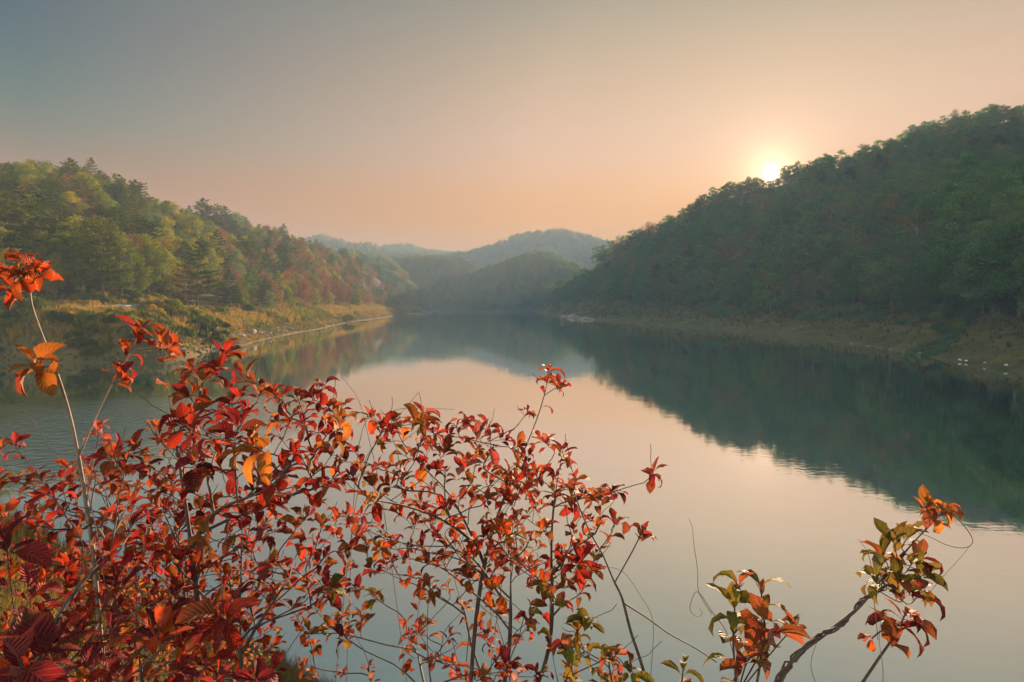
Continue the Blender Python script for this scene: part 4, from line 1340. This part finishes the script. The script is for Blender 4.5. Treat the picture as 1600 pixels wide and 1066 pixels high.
red_shrub("broad red and orange shrub in the middle, before the pale water", (560, 1.8), 102,
          [(520, 700), (560, 650), (640, 640), (700, 660), (760, 660), (830, 695), (850, 760), (760, 790), (640, 790), (540, 790)], 40, (1.45, 2.1), .058, W_MIX,
          [(660, 645, 1.7), (728, 655, 1.75), (600, 660, 1.6, .064, W_RED), (655, 655, 1.55, .07, {"amber": 1, "scarlet": 1}), (760, 665, 1.8), (825, 640, 1.8, .042, {"pink": 1, "maroon": 1}, 5), (858, 578, 1.75, .056, {"scarlet": 1, "crimson": 1, "russet": .5}, 9), (880, 600, 1.78, .048, {"russet": 1, "crimson": 1}, 5)])
red_shrub("russet and crimson shrub under the broad middle one, full of thin stems", (600, 1.8), 112,
          [(540, 800), (650, 790), (780, 790), (850, 800), (840, 880), (760, 910), (640, 910), (560, 900)], 36, (1.45, 2.1), .055, W_MIX)
red_shrub("open shrub reaching out over the water with thin separate twigs", (720, 1.75), 103,
          [(790, 715), (835, 705), (890, 715), (920, 775), (965, 775), (975, 810), (930, 890), (900, 960), (820, 910), (770, 860)], 30, (1.5, 2.0), .060, W_MIX,
          [(880, 700, 1.65, .066), (850, 690, 1.7), (835, 740, 1.7), (893, 760, 1.6), (1020, 738, 1.7, .052, {"crimson": 1, "russet": 1}, 7), (930, 770, 1.6), (905, 880, 1.45, .08, {"crimson": 1, "scarlet": .6}, 7), (965, 765, 1.7, .045)])
red_shrub("low spreading red shrub at the left edge with the water behind it", (70, 1.6), 104,
          [(0, 735), (60, 755), (140, 705), (205, 715), (240, 850), (220, 900), (0, 900)], 44, (1.2, 1.9), .057, W_RED,
          [(20, 690, 1.5), (60, 740, 1.6), (185, 700, 1.4), (230, 720, 1.45), (10, 850, .95, .08, {"maroon": 1}, 6)])
red_shrub("dark crimson shrub with large leaves low in the near corner", (190, 1.05), 105,
          [(0, 930), (150, 900), (300, 920), (420, 920), (450, 1080), (0, 1080)], 30, (.95, 1.4), .062, W_DARK,
          [(95, 1000, .9, .085, W_DARK, 7), (350, 960, 1.0, .08, W_DARK, 7), (30, 1030, .85, .088, W_DARK, 6), (250, 985, 1.0, .08, W_DARK, 6)], n_tip=6, along=.3)
red_shrub("mixed red and amber shrub behind the dark crimson corner leaves", (230, 1.55), 113,
          [(0, 880), (150, 850), (330, 880), (440, 900), (450, 1070), (0, 1070)], 46, (1.35, 2.0), .058, {"scarlet": .26, "amber": .22, "russet": .24, "crimson": .2, "olive": .08})
red_shrub("russet shrub of dark bare stems and smaller leaves low in the middle", (600, 1.75), 106,
          [(430, 910), (560, 900), (720, 900), (860, 920), (880, 1080), (430, 1080)], 38, (1.4, 2.1), .054, W_BROWN, [(640, 990, 1.6, .056, {"pink": 1, "amber": 1}), (830, 960, 1.6), (800, 1040, 1.4, .065, W_RED)], along=.3)
red_shrub("small mixed green and russet shrub rising at the edge of the water", (930, 1.6), 107,
          [(855, 960), (930, 985), (1000, 1050), (1000, 1085), (860, 1085)], 9, (1.4, 1.75), .06, W_GREEN, [(920, 965, 1.55, .056, {"olive": 1, "russet": 1}, 8), (888, 1020, 1.5, .066), (962, 1020, 1.55, .056, {"pink": 1, "russet": 1}), (860, 930, 1.5, .056, {"russet": 1, "olive": .5})], step=.035)
red_shrub("golden brown small leaved shrub on the grass behind the red ones", (170, 2.9), 108,
          [(0, 870), (120, 850), (330, 850), (420, 900), (430, 1040), (0, 1040)], 60, (2.1, 3.2), .05, {"amber": .45, "russet": .3, "olive": .25}, gap=36, n_tip=5, name="brown_shrub", along=.5)
red_shrub("thin red twigs with sparse leaves between the left shrubs", (300, 1.75), 109,
          [(120, 760), (240, 720), (330, 760), (430, 780), (470, 900), (330, 960), (130, 930)], 40, (1.5, 2.1), .054, W_MIX, along=.35)

# a slender sapling that stands above the others
def chain_px(s, rows, stem=None, pc=-1, pi=0, smooth=6):
    P = [at_depth(*r_) for r_ in rows]
    if pc >= 0: P = [s.chains[pc][0][pi]] + P
    out = []
    for i in range(len(P) - 1):
        p0, p1, p2, p3 = P[max(i - 1, 0)], P[i], P[i + 1], P[min(i + 2, len(P) - 1)]
        for k in range(smooth):
            t = k / smooth
            out.append(.5 * ((2 * p1) + (p2 - p0) * t + (2 * p0 - 5 * p1 + 4 * p2 - p3) * t * t + (3 * p1 - p0 - 3 * p2 + p3) * t ** 3))
    out.append(P[-1])
    return s.attach(out, stem, pc, pi)
def nearest(s, ci, px, py):
    pts = s.chains[ci][0]
    return min(range(len(pts)), key=lambda i: (pix(*pts[i])[0] - px) ** 2 + (pix(*pts[i])[1] - py) ** 2)
def from_ground(s, px, py, d):
    """chain rows start at the shrub's foot on the bank"""
    return s.base
s = Shrub("sapling", "slender pale stemmed sapling with an orange leaf tuft at its top", "sapling", below(175, 1.42), 120, None, PALETWIG)
def foot_chain(s, rows, smooth=6):
    ci = chain_px(s, rows, smooth=smooth)
    pts = s.chains[ci][0]
    f = [s.base.lerp(pts[0], k / 5) for k in range(5)]
    f[0] = f[0] - Vector((0, 0, .03))
    s.chains[ci][0] = f + pts
    s.nodes = [(p, ci, i, Vector((0, 0, 1))) for i, p in enumerate(s.chains[ci][0])]
    return ci
c0 = foot_chain(s, [(158, 1000, 1.40), (145, 860, 1.38), (132, 770, 1.36), (118, 690, 1.34), (104, 630, 1.33), (84, 570, 1.32), (64, 520, 1.31), (50, 480, 1.30), (46, 455, 1.30)])
W_TOP = {"scarlet": .55, "amber": .3, "russet": .15}
for k, (px, py) in enumerate(((25, 425), (60, 418), (10, 450), (40, 408))):
    c1 = chain_px(s, [(px, py, 1.30 + .03 * (k - 1.5))], 0, c0, len(s.chains[c0][0]) - 2, 4)
    s.dress(c1, .068, W_TOP, 6, .5, .02)
i_ = nearest(s, c0, 84, 570)
c1 = chain_px(s, [(66, 574, 1.30), (52, 570, 1.28)], 0, c0, i_, 4); s.dress(c1, .078, W_TOP, 7, .3, .03)
i_ = nearest(s, c0, 122, 712)
c1 = chain_px(s, [(150, 650, 1.36), (172, 605, 1.38), (198, 560, 1.40), (214, 528, 1.41), (222, 512, 1.41)], 0, c0, i_, 5); s.dress(c1, .062, {"scarlet": 1, "crimson": .6, "amber": .3}, 7, .42, .03)
c2 = chain_px(s, [(180, 600, 1.39), (192, 592, 1.40)], 0, c1, nearest(s, c1, 172, 605), 4); s.dress(c2, .055, {"scarlet": 1}, 4, .2)
c2 = chain_px(s, [(258, 545, 1.43), (272, 540, 1.44)], 0, c1, nearest(s, c1, 205, 545), 4); s.dress(c2, .06, {"scarlet": 1, "russet": .5}, 5, .5)
i_ = nearest(s, c0, 133, 780)
c1 = chain_px(s, [(150, 700, 1.42), (155, 668, 1.43)], 0, c0, i_, 4); s.dress(c1, .045, {"pink": 1, "crimson": .4}, 5, .2)
s.finish(r_tip=.0013, cap=.0055)

# the upright plants and the vine-wrapped branch at the lower right
s = Shrub("sapling", "upright young plant with green and orange paired leaves over the water", "sapling", below(1160, 1.35), 121)
def whorls(s, ci, p0, p1, n, size, weights, per=2):
    pts = s.chains[ci][0]
    a, b = nearest(s, ci, *p0), nearest(s, ci, *p1)
    for k in range(n):
        i = int(round(a + (b - a) * k / max(1, n - 1)))
        i = max(1, min(len(pts) - 1, i))
        d = (pts[i] - pts[i - 1]).normalized()
        az = k * 1.571 + s.r.uniform(0, .5)
        for j in range(per):
            s.leaf(pts[i], d, az + 6.283 * j / per, s.r.uniform(.95, 1.35) * (1 if k < n - 1 else .6), size * s.r.uniform(.8, 1.15) * (1 - .2 * k / n), pick_w(s.r, weights), 0)
c0 = foot_chain(s, [(1152, 1085, 1.35), (1146, 1010, 1.34), (1148, 950, 1.33), (1152, 918, 1.33)])
whorls(s, c0, (1150, 1060), (1152, 918), 8, .076, {"olive": .85, "russet": .1, "amber": .05})
c1 = chain_px(s, [(1192, 1010, 1.32), (1190, 960, 1.31), (1190, 922, 1.31)], 0, c0, 4, 6)
whorls(s, c1, (1192, 1030), (1190, 922), 6, .080, {"olive": .55, "russet": .2, "amber": .25})
c1 = chain_px(s, [(1222, 1000, 1.36), (1238, 985, 1.37), (1240, 972, 1.37)], 0, c0, 5, 5); s.dress(c1, .05, {"russet": 1, "amber": .6, "olive": .4}, 6, .2)
c1 = chain_px(s, [(1165, 1040, 1.2), (1175, 1020, 1.2)], 0, c0, 5, 4); s.dress(c1, .075, {"maroon": 1, "russet": 1}, 6, .2)
c1 = chain_px(s, [(1205, 990, 1.25), (1206, 985, 1.25)], 0, c0, 5, 4); s.dress(c1, .070, {"maroon": 1, "russet": .6}, 4, .1)
s.finish(r_tip=.0014, cap=.006)
s = Shrub("sapling", "low green leaved sprig at the water's edge beside the bare dark stem", "sapling", below(1062, 1.4), 122)
c0 = foot_chain(s, [(1064, 1090, 1.42), (1066, 1060, 1.42), (1068, 1040, 1.42)])
whorls(s, c0, (1064, 1080), (1068, 1040), 3, .062, {"olive": .8, "russet": .3})
s.finish(r_tip=.0014, cap=.005)

s = Shrub("vine_wrapped_branch", "leaning thick branch wound with vines, dull gold leaves at its end", "branch", below(1190, 1.45), 123)
c0 = foot_chain(s, [(1205, 1085, 1.45), (1240, 1030, 1.46), (1290, 990, 1.47), (1335, 955, 1.49), (1362, 925, 1.50), (1392, 890, 1.52), (1425, 850, 1.54), (1452, 822, 1.56), (1478, 795, 1.58)])
s.dress(c0, .072, W_GOLD, 8, .04, .03)
c1 = chain_px(s, [(1448, 795, 1.56), (1452, 785, 1.56)], 0, c0, nearest(s, c0, 1450, 822), 4); s.dress(c1, .06, W_GOLD, 6, .3)
W_DULL = {"olive": .58, "russet": .24, "amber": .10, "maroon": .08}
for px, py, d, n in ((1398, 842, 1.48, 6), (1375, 868, 1.5, 4), (1372, 905, 1.46, 4), (1418, 840, 1.55, 6), (1440, 868, 1.58, 6), (1425, 880, 1.5, 6), (1445, 895, 1.56, 5), (1402, 905, 1.48, 5), (1435, 928, 1.54, 5), (1412, 925, 1.5, 6)):
    c1 = chain_px(s, [((px + 1400) / 2, py + 16, d), (px, py, d)], 0, c0, nearest(s, c0, px - 8, py + 22), 4)
    s.dress(c1, .078, W_DULL, max(3, n - 1), .15)
# the winding vines are part of the branch they have grown into
for ph, tw in ((0, 21), (2.2, 17), (4.1, 26)):
    pts = s.chains[c0][0][4:-14]
    out = []
    for i, p in enumerate(pts):
        d = (pts[min(i + 1, len(pts) - 1)] - pts[max(i - 1, 0)]).normalized(); a = d.orthogonal().normalized(); b = d.cross(a)
        w = ph + tw * i / len(pts); rr = .0078 * (1 - .35 * i / len(pts)) + .003 * math.sin(i * 1.7 + ph)
        out.append(p + a * math.cos(w) * rr + b * math.sin(w) * rr)
    s.attach(out)
s.finish(r_tip=.0013, cap=.0062)
s = Shrub("sapling", "bare leaning stem with large drooping brown leaves beneath the gold tuft", "sapling", below(1325, 1.55), 124)
c0 = foot_chain(s, [(1332, 1090, 1.55), (1372, 1030, 1.54), (1400, 990, 1.53), (1414, 960, 1.53)])
s.dress(c0, .088, {"maroon": .5, "russet": .5}, 7, .05, tilt=(1.3, 2.1))
c1 = chain_px(s, [(1380, 985, 1.5), (1362, 998, 1.5)], 0, c0, nearest(s, c0, 1398, 992), 4); s.dress(c1, .05, {"amber": 1, "scarlet": .5}, 2, .1)
s.finish(r_tip=.002, cap=.006)

s = Shrub("bare_branch", "dark bare stem standing in front of the pale water with one small twig", "branch", below(1015, 1.5), 125)
c0 = foot_chain(s, [(1016, 1085, 1.5), (1000, 1030, 1.5), (985, 985, 1.5), (972, 935, 1.51), (958, 905, 1.52), (942, 868, 1.53), (922, 832, 1.55), (908, 800, 1.56), (898, 772, 1.58)])
c1 = chain_px(s, [(975, 885, 1.53), (990, 858, 1.53), (1001, 835, 1.54), (1003, 828, 1.54)], 0, c0, nearest(s, c0, 962, 910), 4); s.dress(c1, .045, {"crimson": 1, "russet": 1}, 7, .12)
c1 = chain_px(s, [(1010, 965, 1.52), (1045, 990, 1.52), (1085, 1012, 1.5), (1120, 1035, 1.48)], 0, c0, nearest(s, c0, 976, 945), 5)
s.finish(r_tip=.0016, cap=.0055)

# thin climbers and dry stalks
m = Mat("dry_stalk"); STALK = m.done(m.principled((.17, .12, .085), .8, None, .2))
def wisp(name, rows, rad, label, cat, grp=None, mat=STALK):
    P = [at_depth(*q) for q in rows]
    g0 = P[0]
    out = []
    for i in range(len(P) - 1):
        p0, p1, p2, p3 = P[max(i - 1, 0)], P[i], P[i + 1], P[min(i + 2, len(P) - 1)]
        for k in range(6):
            t = k / 6
            out.append(.5 * ((2 * p1) + (p2 - p0) * t + (2 * p0 - 5 * p1 + 4 * p2 - p3) * t * t + (3 * p1 - p0 - 3 * p2 + p3) * t ** 3))
    out.append(P[-1])
    v, f = tube([p - g0 for p in out], [rad * (1 - .55 * i / len(out)) for i in range(len(out))], 5)
    ob = new_obj(name, mesh_from(name, [tuple(a) for a in v], f, [mat], True)); ob.location = g0
    tag(ob, label, cat, grp)
    return ob
wisp("climbing_tendril", [(1160, 1100, 1.4), (1140, 1000, 1.4), (1112, 955, 1.41), (1090, 925, 1.42), (1080, 940, 1.42), (1079, 955, 1.42), (1090, 964, 1.42), (1097, 958, 1.42), (1092, 950, 1.42)], .0011, "thin climbing tendril curled into a small ring above the water", "tendril")
wisp("climbing_tendril", [(1112, 960, 1.42), (1092, 925, 1.42), (1090, 890, 1.42), (1084, 850, 1.42), (1082, 825, 1.42), (1076, 810, 1.42)], .0010, "hair thin upright tendril rising above the curled ring", "tendril")
wisp("climbing_tendril", [(1012, 1090, 1.5), (1018, 1040, 1.5), (1020, 970, 1.52), (1000, 930, 1.53), (975, 895, 1.54), (950, 886, 1.55), (930, 885, 1.56)], .0010, "arching thin tendril beside the bare dark stem", "tendril")
wisp("climbing_tendril", [(1478, 795, 1.58), (1505, 820, 1.58), (1520, 845, 1.58), (1508, 856, 1.58), (1480, 852, 1.57), (1450, 838, 1.56), (1425, 832, 1.55), (1408, 842, 1.54)], .0013, "looping vine tendril hanging from the golden branch tip", "tendril")
wisp("climbing_tendril", [(1440, 940, 1.56), (1470, 905, 1.57), (1500, 872, 1.58), (1520, 848, 1.58)], .0009, "straight thin tendril under the vine loop", "tendril")
wisp("climbing_tendril", [(1372, 1000, 1.5), (1366, 940, 1.5), (1362, 890, 1.5), (1355, 862, 1.5), (1340, 842, 1.5)], .0011, "upright bent tendril left of the dull gold leaves", "tendril")
wisp("climbing_tendril", [(1375, 1100, 1.5), (1380, 1050, 1.5), (1374, 1000, 1.5), (1378, 960, 1.5)], .0010, "thin hanging tendril below the drooping brown leaves", "tendril")
wisp("climbing_tendril", [(1290, 1100, 1.46), (1270, 1055, 1.46), (1268, 1030, 1.46), (1278, 1000, 1.47)], .0012, "short crooked tendril below the vine wrapped branch", "tendril")
for k, rows in enumerate((((640, 1100, 1.9), (600, 800, 1.85), (575, 680, 1.8), (560, 625, 1.8), (535, 590, 1.78)), ((520, 1100, 1.9), (560, 760, 1.9), (600, 680, 1.9), (640, 630, 1.88), (655, 612, 1.86)), ((540, 1100, 1.9), (560, 700, 1.85), (610, 645, 1.85), (660, 638, 1.85), (710, 640, 1.85)),
                          ((190, 1100, 1.3), (140, 780, 1.28), (80, 700, 1.26), (40, 645, 1.25), (0, 632, 1.24)), ((760, 1100, 1.7), (790, 880, 1.7), (830, 800, 1.68), (860, 787, 1.68), (920, 802, 1.68)))):
    wisp("dry_stalk", rows, .0012, ["dry stalk arching left over the pale water", "dry stalk leaning right over the pale water", "dry stalk lying almost level above the red leaves", "pale dry stalk crossing in front of the sapling", "dry bowed stalk between the open twigs"][k], "dry stalk")

# grass, dead leaves and low growth on the near bank
lib4 = bpy.data.collections.new("near_tuft_shapes")
for i, (mt, kw) in enumerate(((G_DRY, dict(seed=11, h=.26, spread=.16, wdt=.0035, n=40)), (G_GOLD, dict(seed=12, h=.20, spread=.14, wdt=.003, n=36)), (G_GREEN, dict(seed=13, h=.22, spread=.14, wdt=.004, n=34)))):
    v, f = tuft(**kw)
    lib4.objects.link(bpy.data.objects.new("%d_near_tuft" % i, mesh_from("near_tuft", v, f, [mt])))
NEAR_SCATTER = scatter_group(lib4, "scatter_near_grass")
g_ = np.random.default_rng(90)
x = g_.uniform(-14, 2.5, 15000); y = g_.uniform(.8, 15, 15000)
z = terrain(x, y); k = (z > 1.2) & (np.abs(x) < y * .9 + .8)
rows = [(a, b, c, int(g_.choice([0, 0, 1, 2])), (g_.normal(0, .15), g_.normal(0, .15), g_.uniform(0, 6.28)), (s_, s_, s_ * g_.uniform(.7, 1.3))) for a, b, c in zip(x[k].tolist(), y[k].tolist(), z[k].tolist()) for s_ in (g_.uniform(.7, 1.5),)]
scatter("near_grass", rows, NEAR_SCATTER)
# ------------------------------------------------------------------ the hazy air
m = Mat("hazy_air")
pv = m.n("ShaderNodeVolumePrincipled")
pv.inputs["Color"].default_value = (0.76, 0.91, 0.94, 1)
pv.inputs["Density"].default_value = 0.0008
pv.inputs["Anisotropy"].default_value = -0.55
m.t.links.new(pv.outputs[0], m.out.inputs["Volume"])
HAZE_TOP = max(float(np.array([o.matrix_world.translation.z + 14 if o.type != 'MESH' else max((o.matrix_basis @ Vector(c)).z for c in o.bound_box) for o in scene.objects if o.parent is None and o.name != 'camera' and o.type in ('MESH', 'EMPTY')]).max()), 60.0) + 9.0
print('haze top', HAZE_TOP)
HX, HY0, HY1, HZ0, HZ1 = 2750.0, -2750.0, 2750.0, -12.0, HAZE_TOP
me = mesh_from("haze", [(sx * HX, y, z) for z in (HZ0, HZ1) for y in (HY0, HY1) for sx in (-1, 1)],
               [(0, 2, 3, 1), (4, 5, 7, 6), (0, 1, 5, 4), (2, 6, 7, 3), (0, 4, 6, 2), (1, 3, 7, 5)], [m.m])
haze = new_obj("haze", me)
tag(haze, kind="stuff")
